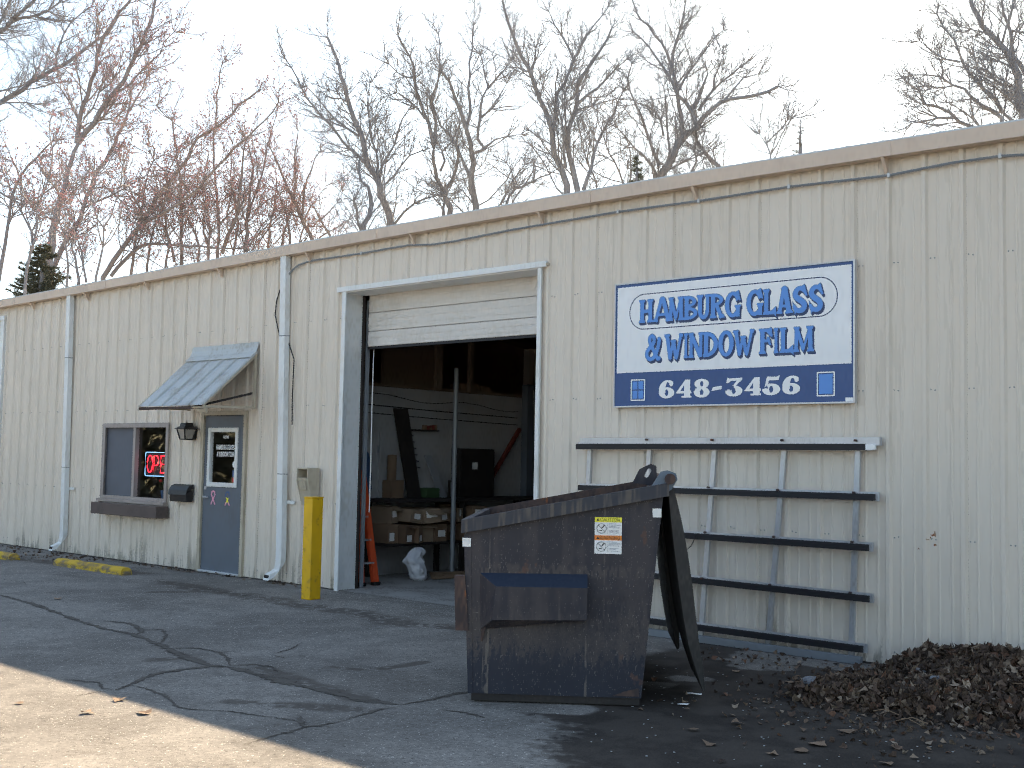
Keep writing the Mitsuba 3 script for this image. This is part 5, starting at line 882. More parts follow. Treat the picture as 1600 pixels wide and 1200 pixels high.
# ------------------------------------------------------------------ bare trees behind the building
TREES = [('maple',1,[(np.float64(0.141),[[-25.99,6.95,6.27],[-26.01,7.1,7.59],[-26.06,7.2,8.41],[-26.04,7.41,9.25],[-26.07,7.62,10.19],[-25.99,7.85,10.95]]),(np.float64(0.075),[[-26.06,7.79,10.87],[-25.81,7.8,11.81],[-25.64,7.88,12.49],[-25.54,7.98,13.08],[-25.45,8.0,13.52],[-25.19,8.05,14.06],[-24.96,8.14,14.33],[-24.85,8.27,14.72],[-24.53,8.49,15.14],[-24.03,8.66,15.94]]),(np.float64(0.084),[[-26.04,7.82,10.88],[-25.86,7.86,11.09],[-25.5,8.04,11.48],[-25.21,8.16,11.96],[-24.89,8.32,12.35],[-24.65,8.47,12.81],[-24.34,8.62,13.44],[-24.11,8.7,13.85],[-23.83,8.82,14.63],[-23.76,8.86,15.06],[-23.5,8.81,15.95]]),(np.float64(0.033),[[-24.82,8.38,12.35],[-24.58,8.67,12.67],[-24.43,8.96,13.15],[-24.21,9.22,13.55],[-24.1,9.46,14.02],[-24.0,9.67,14.38]]),(np.float64(0.028),[[-25.79,7.84,11.6],[-25.59,7.93,11.68],[-25.4,7.99,12.17],[-24.94,8.25,12.67]]),(np.float64(0.028),[[-25.45,8.0,13.52],[-25.42,7.92,14.0],[-25.34,7.82,14.34],[-25.15,7.94,14.82],[-24.99,8.04,15.11]]),(np.float64(0.023),[[-25.21,8.16,11.96],[-24.75,8.46,12.04],[-24.26,8.71,11.9],[-23.74,9.03,11.9]]),(np.float64(0.023),[[-25.5,8.04,11.48],[-25.09,8.26,11.55],[-24.79,8.5,11.77]])]),('maple',1,[(np.float64(0.094),[[-29.74,8.92,7.03],[-29.79,9.23,7.97],[-29.66,9.53,8.71],[-29.64,9.71,9.06],[-29.57,9.91,9.71],[-29.53,10.15,10.43],[-29.46,10.37,11.09],[-29.44,10.64,11.56],[-29.41,10.88,12.12],[-29.45,11.24,12.94],[-29.45,11.4,13.36],[-29.63,11.51,14.17]]),(np.float64(0.042),[[-29.45,11.4,13.36],[-29.31,11.45,13.64],[-29.07,11.6,14.08],[-28.97,11.72,14.57]]),(np.float64(0.037),[[-29.51,9.97,9.76],[-29.29,10.23,9.97],[-29.05,10.49,10.1],[-28.81,10.81,10.4],[-28.23,11.44,10.94]]),(np.float64(0.052),[[-28.7,9.4,7.05],[-28.87,9.39,7.75],[-29.04,9.31,8.44],[-29.09,9.42,8.95]]),(np.float64(0.042),[[-28.49,9.59,7.09],[-28.76,9.56,8.0],[-29.04,9.45,8.71]]),(np.float64(0.031),[[-29.53,10.15,10.43],[-29.29,10.44,10.56],[-28.99,10.87,10.16],[-28.7,11.32,9.65]]),(np.float64(0.031),[[-29.46,10.37,11.09],[-29.0,10.57,11.74],[-28.73,10.63,12.25]])]),('oak',0,[(np.float64(0.089),[[-29.69,5.9,11.35],[-29.37,6.51,12.21],[-29.19,6.82,12.49],[-28.89,7.41,13.06],[-28.66,7.8,13.42],[-28.43,8.22,13.8],[-28.25,8.71,14.21],[-28.1,8.95,14.52],[-27.8,9.38,14.97],[-27.63,9.5,15.16],[-27.54,9.78,15.78]]),(np.float64(0.035),[[-28.43,8.22,13.8],[-28.53,8.21,14.13],[-28.5,8.34,14.75],[-28.24,8.73,15.56],[-27.97,9.05,15.91],[-27.91,9.17,16.42]]),(np.float64(0.03),[[-29.33,6.67,12.79],[-28.81,6.92,12.9],[-28.33,7.18,12.97],[-28.09,7.39,13.14]]),(np.float64(0.03),[[-29.34,6.69,12.45],[-28.69,7.2,12.49],[-28.19,7.8,12.48],[-27.94,8.08,12.26]]),(np.float64(0.079),[[-29.31,5.81,13.78],[-28.61,6.07,14.24],[-28.13,6.24,14.44],[-27.68,6.39,14.63],[-27.21,6.51,14.89],[-26.82,6.65,15.14],[-26.28,6.87,15.56]]),(np.float64(0.05),[[-27.8,6.29,14.51],[-27.42,6.62,14.72],[-26.83,7.2,15.01],[-26.56,7.32,15.28],[-26.4,7.44,15.58]]),(np.float64(0.04),[[-28.28,6.11,14.33],[-28.05,6.19,14.62],[-27.68,6.32,15.25],[-27.52,6.39,15.63]])]),('maple',1,[(np.float64(0.07),[[-29.04,6.93,6.22],[-28.99,7.05,7.5],[-28.99,7.16,8.6],[-29.0,7.27,9.46],[-28.91,7.43,10.17],[-28.78,7.66,10.62],[-28.61,7.89,11.02],[-28.38,8.2,11.44]]),(np.float64(0.04),[[-28.23,6.22,9.59],[-28.04,6.44,9.43],[-27.74,6.84,9.13],[-27.27,7.29,8.91]]),(np.float64(0.03),[[-28.99,7.16,8.6],[-28.79,7.31,9.07],[-28.48,7.55,9.38]]),(np.float64(0.03),[[-28.91,7.43,10.17],[-29.22,7.33,10.67],[-29.58,7.08,10.88]])]),('maple',1,[(np.float64(0.088),[[-30.21,11.14,7.47],[-29.7,11.4,8.5],[-29.03,11.7,9.31],[-28.42,12.04,10.41],[-27.87,12.33,11.11],[-27.35,12.49,11.75],[-27.05,12.6,12.25],[-26.3,13.04,12.75],[-25.85,13.36,13.38],[-25.3,13.65,13.77]]),(np.float64(0.055),[[-29.0,11.72,9.36],[-28.14,12.05,9.75],[-27.58,12.24,10.02],[-26.48,12.57,10.69],[-25.95,12.71,11.16],[-24.99,13.01,11.99],[-24.29,13.25,12.48],[-23.64,13.35,13.02]]),(np.float64(0.066),[[-30.03,11.29,7.65],[-29.7,11.72,8.32],[-29.31,12.13,8.81],[-28.84,12.66,8.87],[-28.32,13.17,8.8],[-27.67,14.14,8.81],[-27.19,14.8,8.85]]),(np.float64(0.033),[[-29.61,11.79,8.39],[-29.46,12.04,9.09],[-29.47,12.15,9.44]]),(np.float64(0.033),[[-27.87,12.33,11.11],[-28.34,12.0,11.34],[-28.64,11.79,11.83]])]),('maple',1,[(np.float64(0.07),[[-29.92,13.98,8.53],[-29.8,13.82,10.41],[-29.75,13.65,11.82],[-29.82,13.44,12.85],[-29.92,13.37,13.6]]),(np.float64(0.052),[[-30.13,13.8,8.53],[-30.69,13.68,10.19],[-30.9,13.62,10.97],[-31.4,13.59,11.99]]),(np.float64(0.046),[[-29.43,14.4,8.73],[-29.32,14.16,9.48],[-29.4,13.82,10.13],[-29.42,13.59,10.72]]),(np.float64(0.046),[[-29.2,14.6,8.78],[-29.11,14.57,9.84],[-29.2,14.28,10.98]]),(np.float64(0.029),[[-29.75,13.65,11.82],[-29.6,14.03,12.47],[-29.5,14.48,13.14]])]),('maple',1,[(np.float64(0.059),[[-29.77,15.41,9.03],[-29.39,15.04,10.91],[-29.2,14.66,12.32],[-29.05,14.57,13.27],[-28.77,14.48,14.15],[-28.5,14.29,14.98],[-28.26,14.26,15.56]]),(np.float64(0.071),[[-29.67,15.51,9.03],[-29.19,15.5,9.86],[-28.73,15.47,10.44],[-28.28,15.24,11.54],[-27.71,15.0,12.83]]),(np.float64(0.047),[[-28.73,15.47,10.44],[-28.63,15.86,11.26],[-28.68,16.11,11.77]]),(np.float64(0.071),[[-29.01,16.08,9.19],[-29.04,16.13,10.72],[-29.0,16.2,11.69],[-29.01,16.27,12.24],[-29.14,16.16,13.07]]),(np.float64(0.047),[[-29.03,16.16,10.41],[-28.91,16.38,11.33],[-28.84,16.61,12.28],[-28.81,16.78,13.22],[-28.83,17.21,14.82]]),(np.float64(0.036),[[-28.9,16.17,9.31],[-28.77,16.48,9.95],[-28.63,16.79,10.47]])]),('maple',1,[(np.float64(0.073),[[-27.93,18.32,9.78],[-28.2,18.01,10.5],[-28.27,17.65,11.23],[-28.52,17.23,12.21],[-28.8,16.83,13.23]]),(np.float64(0.049),[[-27.44,18.74,9.92],[-27.58,18.41,10.49],[-27.83,18.09,11.25]]),(np.float64(0.049),[[-28.27,17.65,11.23],[-28.19,17.58,11.45],[-27.98,17.43,12.44],[-27.84,17.29,13.17],[-27.7,17.31,13.71]]),(np.float64(0.049),[[-28.2,18.01,10.5],[-27.76,17.77,11.57],[-27.26,17.68,12.38],[-26.84,17.71,12.9]]),(np.float64(0.049),[[-28.56,17.74,9.89],[-28.58,17.49,10.7],[-28.71,17.31,11.42]]),(np.float64(0.042),[[-29.25,16.82,9.38],[-29.06,17.16,10.19],[-28.69,17.57,10.73]]),(np.float64(0.036),[[-27.6,18.39,10.49],[-27.41,18.83,11.03],[-27.29,19.18,11.7]])]),('locust',0,[(np.float64(0.121),[[-22.7,17.62,9.58],[-22.83,17.31,10.39],[-22.98,17.1,11.17],[-23.18,16.85,11.69],[-23.27,16.67,12.4],[-23.38,16.49,12.94],[-23.57,16.25,13.72],[-23.66,16.13,14.27],[-23.83,15.96,15.0],[-23.95,15.87,15.5],[-24.16,15.72,16.0]]),(np.float64(0.055),[[-23.03,17.05,11.33],[-23.34,16.57,11.86],[-23.62,16.17,12.31],[-23.92,15.77,12.87],[-24.24,15.27,13.48],[-24.47,14.96,14.0],[-24.62,14.76,14.53],[-24.77,14.42,15.03]]),(np.float64(0.044),[[-23.36,16.57,12.6],[-23.72,16.23,12.94],[-23.98,15.9,13.22],[-24.3,15.52,13.8],[-24.5,15.14,14.19]]),(np.float64(0.044),[[-22.98,17.09,11.26],[-23.01,17.1,11.85],[-23.16,16.94,12.58],[-23.22,16.85,13.18],[-23.24,16.82,13.8],[-23.19,16.84,14.49]]),(np.float64(0.055),[[-22.95,17.13,11.2],[-22.81,17.3,11.86],[-22.73,17.54,12.32],[-22.65,17.72,12.91],[-22.57,17.87,13.36],[-22.48,18.02,13.7]]),(np.float64(0.039),[[-22.81,17.27,10.94],[-22.35,17.41,11.32],[-22.05,17.53,11.79],[-21.5,17.81,12.07],[-21.17,17.99,12.16]]),(np.float64(0.088),[[-22.37,16.0,9.1],[-22.33,16.25,9.83],[-22.41,16.35,10.46],[-22.81,16.26,10.92],[-23.0,16.29,11.61]]),(np.float64(0.055),[[-22.41,15.96,9.12],[-22.39,15.69,9.67],[-22.37,15.58,10.01]]),(np.float64(0.044),[[-22.65,17.66,9.64],[-21.9,17.83,10.29],[-21.37,17.98,10.43],[-20.98,18.2,10.54]]),(np.float64(0.033),[[-23.57,16.25,13.72],[-23.8,16.01,13.95],[-23.99,15.73,14.14]])]),('locust',0,[(np.float64(0.102),[[-21.9,19.61,10.18],[-21.83,19.19,10.98],[-21.87,18.79,11.66],[-21.73,18.57,12.4]]),(np.float64(0.068),[[-21.73,18.57,12.4],[-21.72,18.33,12.91],[-21.75,18.15,13.42],[-21.75,17.74,14.01],[-21.62,17.45,14.51],[-21.46,17.28,14.88],[-21.45,16.84,15.35],[-21.47,16.53,15.68]]),(np.float64(0.057),[[-21.69,18.6,12.49],[-21.62,18.57,12.77],[-21.71,18.52,13.38],[-21.69,18.35,14.08],[-21.46,18.45,14.56],[-21.5,18.53,15.34],[-21.58,18.51,16.35]]),(np.float64(0.04),[[-21.77,18.14,13.3],[-22.37,17.84,13.98],[-22.84,17.66,14.27],[-23.19,17.51,14.17]]),(np.float64(0.068),[[-21.81,19.2,10.98],[-21.41,19.29,11.51],[-21.26,19.28,11.91],[-21.12,19.19,12.37],[-21.27,18.85,12.77],[-21.4,18.54,13.15],[-21.49,18.22,13.83]]),(np.float64(0.045),[[-21.73,18.92,11.62],[-21.71,19.1,12.02],[-21.84,19.0,12.26],[-21.74,19.15,12.46],[-21.61,19.69,13.46]]),(np.float64(0.057),[[-22.08,19.47,10.11],[-22.25,19.61,11.07]]),(np.float64(0.034),[[-21.62,17.45,14.51],[-21.97,17.12,14.65],[-22.25,16.86,14.97]])]),('locust',0,[(np.float64(0.11),[[-20.52,19.5,10.18],[-20.35,19.07,11.13],[-20.11,18.85,11.95],[-20.08,18.55,12.5],[-20.0,18.39,12.73],[-20.01,17.95,13.42],[-20.0,17.52,14.02],[-20.02,17.2,14.31]]),(np.float64(0.066),[[-20.35,19.07,11.13],[-20.52,18.72,11.75],[-20.54,18.56,12.07],[-20.66,18.24,12.53]]),(np.float64(0.055),[[-20.0,18.39,12.73],[-19.89,18.45,13.03],[-19.92,18.37,13.92],[-19.92,18.34,14.7],[-19.83,18.37,15.42],[-19.79,18.41,16.19]]),(np.float64(0.055),[[-20.11,18.85,11.95],[-19.92,19.21,12.17],[-20.11,19.12,12.5],[-20.2,19.25,13.28],[-20.29,19.45,14.09],[-20.22,19.62,14.43],[-20.48,19.62,15.17],[-20.54,19.57,15.67]]),(np.float64(0.044),[[-20.2,19.25,13.28],[-19.86,19.71,13.95],[-19.67,20.0,14.6]]),(np.float64(0.039),[[-20.22,19.62,14.43],[-19.88,19.8,14.84],[-19.48,19.97,15.29]]),(np.float64(0.033),[[-19.92,19.21,12.17],[-19.39,19.33,12.49],[-18.72,19.71,12.57]])]),('locust',0,[(np.float64(0.055),[[-22.41,23.1,11.21],[-22.27,23.4,11.84],[-21.82,24.02,12.24],[-21.31,24.74,12.78]]),(np.float64(0.049),[[-22.59,22.94,11.18],[-22.12,23.16,12.12],[-21.72,23.37,12.76]]),(np.float64(0.036),[[-21.82,24.02,12.24],[-21.8,23.99,12.7],[-21.89,24.01,13.09]]),(np.float64(0.036),[[-22.27,23.4,11.84],[-22.39,23.4,12.55],[-22.58,23.31,12.93]])]),('locust',0,[(np.float64(0.102),[[-16.29,19.24,10.05],[-16.31,18.91,10.98],[-16.36,18.57,11.49],[-16.29,18.44,12.02],[-16.4,18.25,12.53],[-16.46,17.9,13.09],[-16.5,17.59,13.71],[-16.65,17.14,14.25],[-16.69,16.93,14.72],[-16.71,16.64,15.16],[-16.75,16.49,15.69]]),(np.float64(0.041),[[-16.47,17.61,13.75],[-16.32,17.58,14.1],[-16.33,17.64,14.42]]),(np.float64(0.061),[[-16.27,18.45,12.1],[-16.27,18.59,12.55],[-16.37,18.66,13.16],[-16.21,18.89,13.56],[-16.09,19.13,14.2],[-15.96,19.48,15.03],[-15.82,19.79,15.57],[-15.55,20.3,16.38]]),(np.float64(0.092),[[-16.03,19.46,10.18],[-16.1,19.23,11.01],[-16.16,19.03,11.72],[-16.08,19.07,12.36],[-15.97,19.18,12.84],[-15.84,19.13,13.65],[-15.53,19.29,14.13],[-15.2,19.54,14.77],[-14.96,19.7,15.34]]),(np.float64(0.051),[[-15.97,19.18,12.88],[-15.54,19.48,13.37],[-15.13,19.81,13.85],[-14.7,20.16,14.39]]),(np.float64(0.051),[[-16.19,19.02,10.9],[-16.07,18.77,11.28],[-15.93,18.57,11.99],[-15.94,18.33,12.36],[-15.85,18.27,12.65],[-15.49,18.32,12.8]]),(np.float64(0.041),[[-16.16,19.03,11.72],[-16.18,18.98,12.35],[-16.09,18.77,13.24]]),(np.float64(0.041),[[-16.04,19.17,14.35],[-16.25,18.99,14.95],[-16.47,18.72,15.47],[-16.64,18.6,15.95]]),(np.float64(0.061),[[-15.89,19.58,10.24],[-15.81,19.89,11.2],[-15.71,20.17,12.11],[-15.5,20.5,12.8],[-15.35,20.91,13.7]]),(np.float64(0.031),[[-15.94,19.22,12.76],[-15.62,19.6,12.94],[-15.13,19.99,13.13],[-14.7,20.36,13.16]]),(np.float64(0.031),[[-16.5,17.59,13.71],[-16.73,17.43,13.74],[-16.93,17.2,14.02]])]),('locust',0,[(np.float64(0.033),[[-17.39,22.2,10.97],[-17.45,21.64,12.05],[-17.46,21.23,13.11]]),(np.float64(0.033),[[-17.27,23.6,11.36],[-17.63,23.18,12.52],[-17.79,22.96,13.28],[-18.03,22.7,14.16]]),(np.float64(0.033),[[-17.1,23.74,11.4],[-16.86,23.39,12.39],[-16.81,23.24,12.69]])]),('locust',0,[(np.float64(0.126),[[-14.67,21.95,10.84],[-14.26,21.97,11.35],[-13.83,22.04,12.1],[-13.32,22.19,12.46],[-13.06,22.23,12.78],[-12.51,22.41,13.14],[-11.86,22.76,13.27],[-11.41,22.98,13.38],[-10.99,23.15,13.54]]),(np.float64(0.063),[[-13.35,22.16,12.5],[-13.47,22.04,12.98],[-13.81,21.8,13.51],[-14.1,21.74,14.13],[-14.58,21.52,14.92],[-14.91,21.36,15.44],[-15.2,21.22,15.72]]),(np.float64(0.073),[[-13.83,22.04,12.1],[-13.98,22.21,13.05],[-14.17,22.22,13.84],[-14.39,22.28,14.61],[-14.68,22.21,15.35],[-15.11,22.07,16.06],[-15.53,21.92,16.55],[-15.75,21.89,17.15]]),(np.float64(0.052),[[-14.39,22.28,14.61],[-14.3,22.21,15.15],[-13.98,22.2,16.0],[-13.87,22.21,16.56],[-13.73,22.06,17.01]]),(np.float64(0.042),[[-14.1,22.28,13.84],[-13.93,22.54,14.37],[-13.61,22.99,15.22],[-13.24,23.58,16.02]]),(np.float64(0.073),[[-13.44,22.06,13.02],[-13.28,22.12,13.32],[-12.99,22.1,13.78],[-12.9,22.11,14.08]]),(np.float64(0.052),[[-13.28,22.2,12.98],[-13.01,22.64,13.71],[-12.67,23.13,14.26],[-12.51,23.39,14.55]]),(np.float64(0.037),[[-13.01,22.64,13.71],[-12.84,22.55,14.35],[-12.68,22.66,14.81]]),(np.float64(0.042),[[-12.51,22.41,13.14],[-12.34,22.59,13.46],[-12.1,22.88,13.97],[-11.75,23.3,14.15]]),(np.float64(0.073),[[-13.06,23.15,11.17],[-13.34,22.81,11.59],[-13.5,22.55,11.98],[-13.54,22.46,12.5]]),(np.float64(0.052),[[-14.66,21.96,10.88],[-14.75,21.46,11.43],[-14.96,20.86,11.82],[-15.11,20.29,12.28]]),(np.float64(0.052),[[-14.47,21.79,11.28],[-14.57,21.31,11.96],[-14.57,21.0,12.56],[-14.65,20.58,13.06],[-14.67,20.21,13.59],[-14.39,20.02,14.14]]),(np.float64(0.042),[[-14.22,21.97,11.66],[-14.34,21.95,12.53],[-14.35,21.87,13.32],[-14.39,21.81,13.89]]),(np.float64(0.042),[[-13.76,22.45,10.97],[-13.54,22.56,11.46],[-13.57,22.47,11.98],[-13.55,22.48,12.51]]),(np.float64(0.037),[[-14.43,21.9,12.27],[-14.61,21.71,13.05],[-15.02,21.38,13.33],[-15.3,21.05,13.23]])]),('sapling',0,[(np.float64(0.028),[[-9.93,20.83,10.49],[-10.07,20.82,11.03],[-10.23,20.72,11.32]]),(np.float64(0.023),[[-10.07,20.82,11.03],[-9.65,20.8,11.29],[-9.34,20.72,11.6]])]),('oak',0,[(np.float64(0.132),[[-3.69,23.65,10.93],[-3.74,23.69,11.28],[-3.87,23.77,12.39],[-4.02,23.72,12.94],[-4.23,23.53,13.44],[-4.51,23.42,13.77],[-4.69,23.4,14.14],[-4.95,23.38,14.64],[-5.05,23.38,15.09]]),(np.float64(0.071),[[-3.6,24.04,12.0],[-3.76,24.0,12.63],[-4.08,24.0,13.3],[-4.21,24.17,14.05],[-4.34,24.13,14.46],[-4.39,24.19,14.82],[-4.46,24.25,15.31]]),(np.float64(0.035),[[-4.23,23.53,13.46],[-4.06,23.37,13.85],[-3.9,23.34,14.24],[-3.73,23.35,14.74]]),(np.float64(0.062),[[-4.17,23.33,11.07],[-4.24,23.29,11.47],[-4.6,22.9,11.61],[-4.73,22.92,11.84],[-5.02,22.8,12.14],[-5.29,22.66,12.28],[-5.55,22.5,12.49],[-5.82,22.31,12.61],[-6.18,22.11,12.63]]),(np.float64(0.053),[[-4.17,23.35,11.47],[-4.16,23.32,11.57],[-4.38,23.01,11.95],[-4.61,22.73,12.23],[-4.8,22.58,12.5],[-4.92,22.29,12.78],[-4.97,22.16,13.18],[-5.1,21.91,13.5],[-5.28,21.55,13.99]]),(np.float64(0.031),[[-4.92,22.29,12.78],[-5.25,22.07,12.88],[-5.46,21.83,13.04],[-5.75,21.55,13.35]]),(np.float64(0.053),[[-4.58,22.97,10.92],[-4.65,22.82,11.0],[-4.96,22.49,11.13],[-5.15,22.28,11.33],[-5.35,22.11,11.52],[-5.71,21.81,11.62],[-5.79,21.61,11.95],[-6.02,21.42,12.18]]),(np.float64(0.035),[[-5.12,22.31,11.26],[-5.5,22.09,11.26],[-5.85,21.88,11.2],[-6.08,21.79,11.16]]),(np.float64(0.044),[[-3.85,23.61,11.13],[-4.17,23.5,11.42],[-4.2,23.67,11.87],[-4.09,23.84,12.05],[-3.99,24.13,12.16]]),(np.float64(0.035),[[-3.81,23.61,11.54],[-3.97,23.28,11.85],[-4.24,22.77,12.13],[-4.4,22.47,12.21]]),(np.float64(0.026),[[-4.02,23.23,11.94],[-4.17,22.96,12.29],[-4.34,22.72,12.54]]),(np.float64(0.031),[[-4.02,23.72,12.83],[-4.25,23.68,12.98],[-4.74,23.56,13.25],[-4.91,23.4,13.21]]),(np.float64(0.031),[[-4.48,23.44,13.73],[-4.8,23.28,13.9],[-5.17,23.1,14.07]]),(np.float64(0.035),[[-5.55,22.5,12.49],[-5.54,22.67,12.87],[-5.69,22.64,13.2]]),(np.float64(0.026),[[-5.29,22.66,12.28],[-5.52,22.43,12.23],[-5.92,22.28,12.31]]),(np.float64(0.035),[[-4.21,24.17,14.05],[-3.91,24.3,13.94],[-3.65,24.42,13.86]])]),('maple',1,[(np.float64(0.037),[[-19.58,3.35,5.3],[-19.6,3.49,6.31],[-19.6,3.57,7.23],[-19.54,3.74,8.02],[-19.49,3.79,8.79]]),(np.float64(0.03),[[-19.6,3.49,6.31],[-19.96,3.44,7.1],[-20.28,3.26,7.73],[-20.68,3.19,8.23]]),(np.float64(0.03),[[-20.25,4.7,5.64],[-20.24,4.64,6.39],[-20.33,4.52,7.17],[-20.24,4.37,7.93]]),(np.float64(0.03),[[-18.08,4.28,5.52],[-18.08,4.37,6.13],[-17.99,4.41,6.72],[-17.87,4.56,7.33],[-17.93,4.7,7.82]]),(np.float64(0.022),[[-17.99,4.41,6.72],[-18.29,4.31,7.19],[-18.55,4.27,7.67]])]),('maple',1,[(np.float64(0.057),[[-30.4,12.27,7.97],[-30.14,12.2,8.96],[-29.68,12.17,10.04],[-29.49,12.12,10.91],[-29.05,12.17,11.75]]),(np.float64(0.045),[[-29.97,12.64,8.14],[-30.06,12.84,9.28],[-30.0,13.07,10.23],[-29.98,13.22,11.19],[-29.85,13.53,12.4]]),(np.float64(0.045),[[-29.49,13.05,8.26],[-29.16,12.9,9.19],[-28.89,12.59,10.01],[-28.55,12.45,10.83]]),(np.float64(0.034),[[-29.68,12.17,10.04],[-30.09,11.96,10.74],[-30.31,11.81,11.42]]),(np.float64(0.034),[[-30.06,12.84,9.28],[-30.04,12.48,9.79],[-30.03,12.2,10.32]])]),('maple',1,[(np.float64(0.049),[[-30.18,16.36,9.31],[-30.24,16.56,10.38],[-30.49,16.52,11.4],[-30.75,16.49,12.43],[-30.83,16.64,13.48]]),(np.float64(0.049),[[-30.14,17.94,9.84],[-29.79,17.79,10.78],[-29.46,17.72,11.73],[-29.36,17.55,12.56]]),(np.float64(0.049),[[-29.76,18.27,9.9],[-29.62,18.48,11.13],[-29.56,18.7,12.05]]),(np.float64(0.049),[[-30.19,15.25,9.07],[-30.56,15.25,10.2],[-30.72,15.42,11.23],[-31.0,15.38,12.0]]),(np.float64(0.036),[[-29.2,18.75,10.07],[-29.04,18.9,11.01],[-28.72,19.1,11.63],[-28.39,19.28,12.12]])])]
def bundle(V0, L, rad, sides):   # many polylines of equal point count -> tubes. V0 (n, k, 3), rad (n, k)
    n, k = V0.shape[:2]; t = np.gradient(V0, axis=1); t /= np.linalg.norm(t, axis=2, keepdims=True) + 1e-9
    ref = np.where(np.abs(t[..., 2:]) < .9, [0, 0, 1.0], [1.0, 0, 0]); a = np.cross(t, ref); a /= np.linalg.norm(a, axis=2, keepdims=True) + 1e-9; b = np.cross(t, a)
    g = np.arange(sides) * 2 * np.pi / sides
    v = V0[:, :, None] + rad[:, :, None, None] * (np.cos(g)[:, None] * a[:, :, None] + np.sin(g)[:, None] * b[:, :, None])
    i, j = np.meshgrid(np.arange(k - 1), np.arange(sides), indexing='ij')
    q = np.stack([i * sides + j, i * sides + (j + 1) % sides, (i + 1) * sides + (j + 1) % sides, (i + 1) * sides + j], -1).reshape(-1, 4); f = np.vstack([q[:, [0, 1, 2]], q[:, [0, 2, 3]]])
    return v.reshape(-1, 3), (f[None] + (np.arange(n) * k * sides)[:, None, None]).reshape(-1, 3)
def sprout(P0, D0, L, k, up, wander):
    """polylines of k points from P0 along D0 with length L, drifting upward"""
    n = len(P0); pts = [P0]; d = D0 / (np.linalg.norm(D0, axis=1, keepdims=True) + 1e-9)
    for i in range(k - 1):
        d = d + NR.normal(0, wander, (n, 3)) + [0, 0, up]; d /= np.linalg.norm(d, axis=1, keepdims=True); pts.append(pts[-1] + d * (L / (k - 1))[:, None])
    return np.stack(pts, 1)
def off(T_, ang):           # directions at "ang" from T_, random azimuth
    n = len(T_); r = NR.normal(0, 1, (n, 3)); r -= T_ * (r * T_).sum(1, keepdims=True); r /= np.linalg.norm(r, axis=1, keepdims=True) + 1e-9
    return T_ * np.cos(ang)[:, None] + r * np.sin(ang)[:, None]
def along(PL, per, lo=.15, hi=1.0):  # random points on polylines: positions, tangents, parameter, index
    n, k = PL.shape[:2]; idx = np.repeat(np.arange(n), per); u = NR.uniform(lo, hi, len(idx)) * (k - 1); i = np.minimum(u.astype(int), k - 2); f = (u - i)[:, None]
    a, b = PL[idx, i], PL[idx, i + 1]; t = b - a; t /= np.linalg.norm(t, axis=1, keepdims=True) + 1e-9
    return a * (1 - f) + b * f, t, u / (k - 1), idx
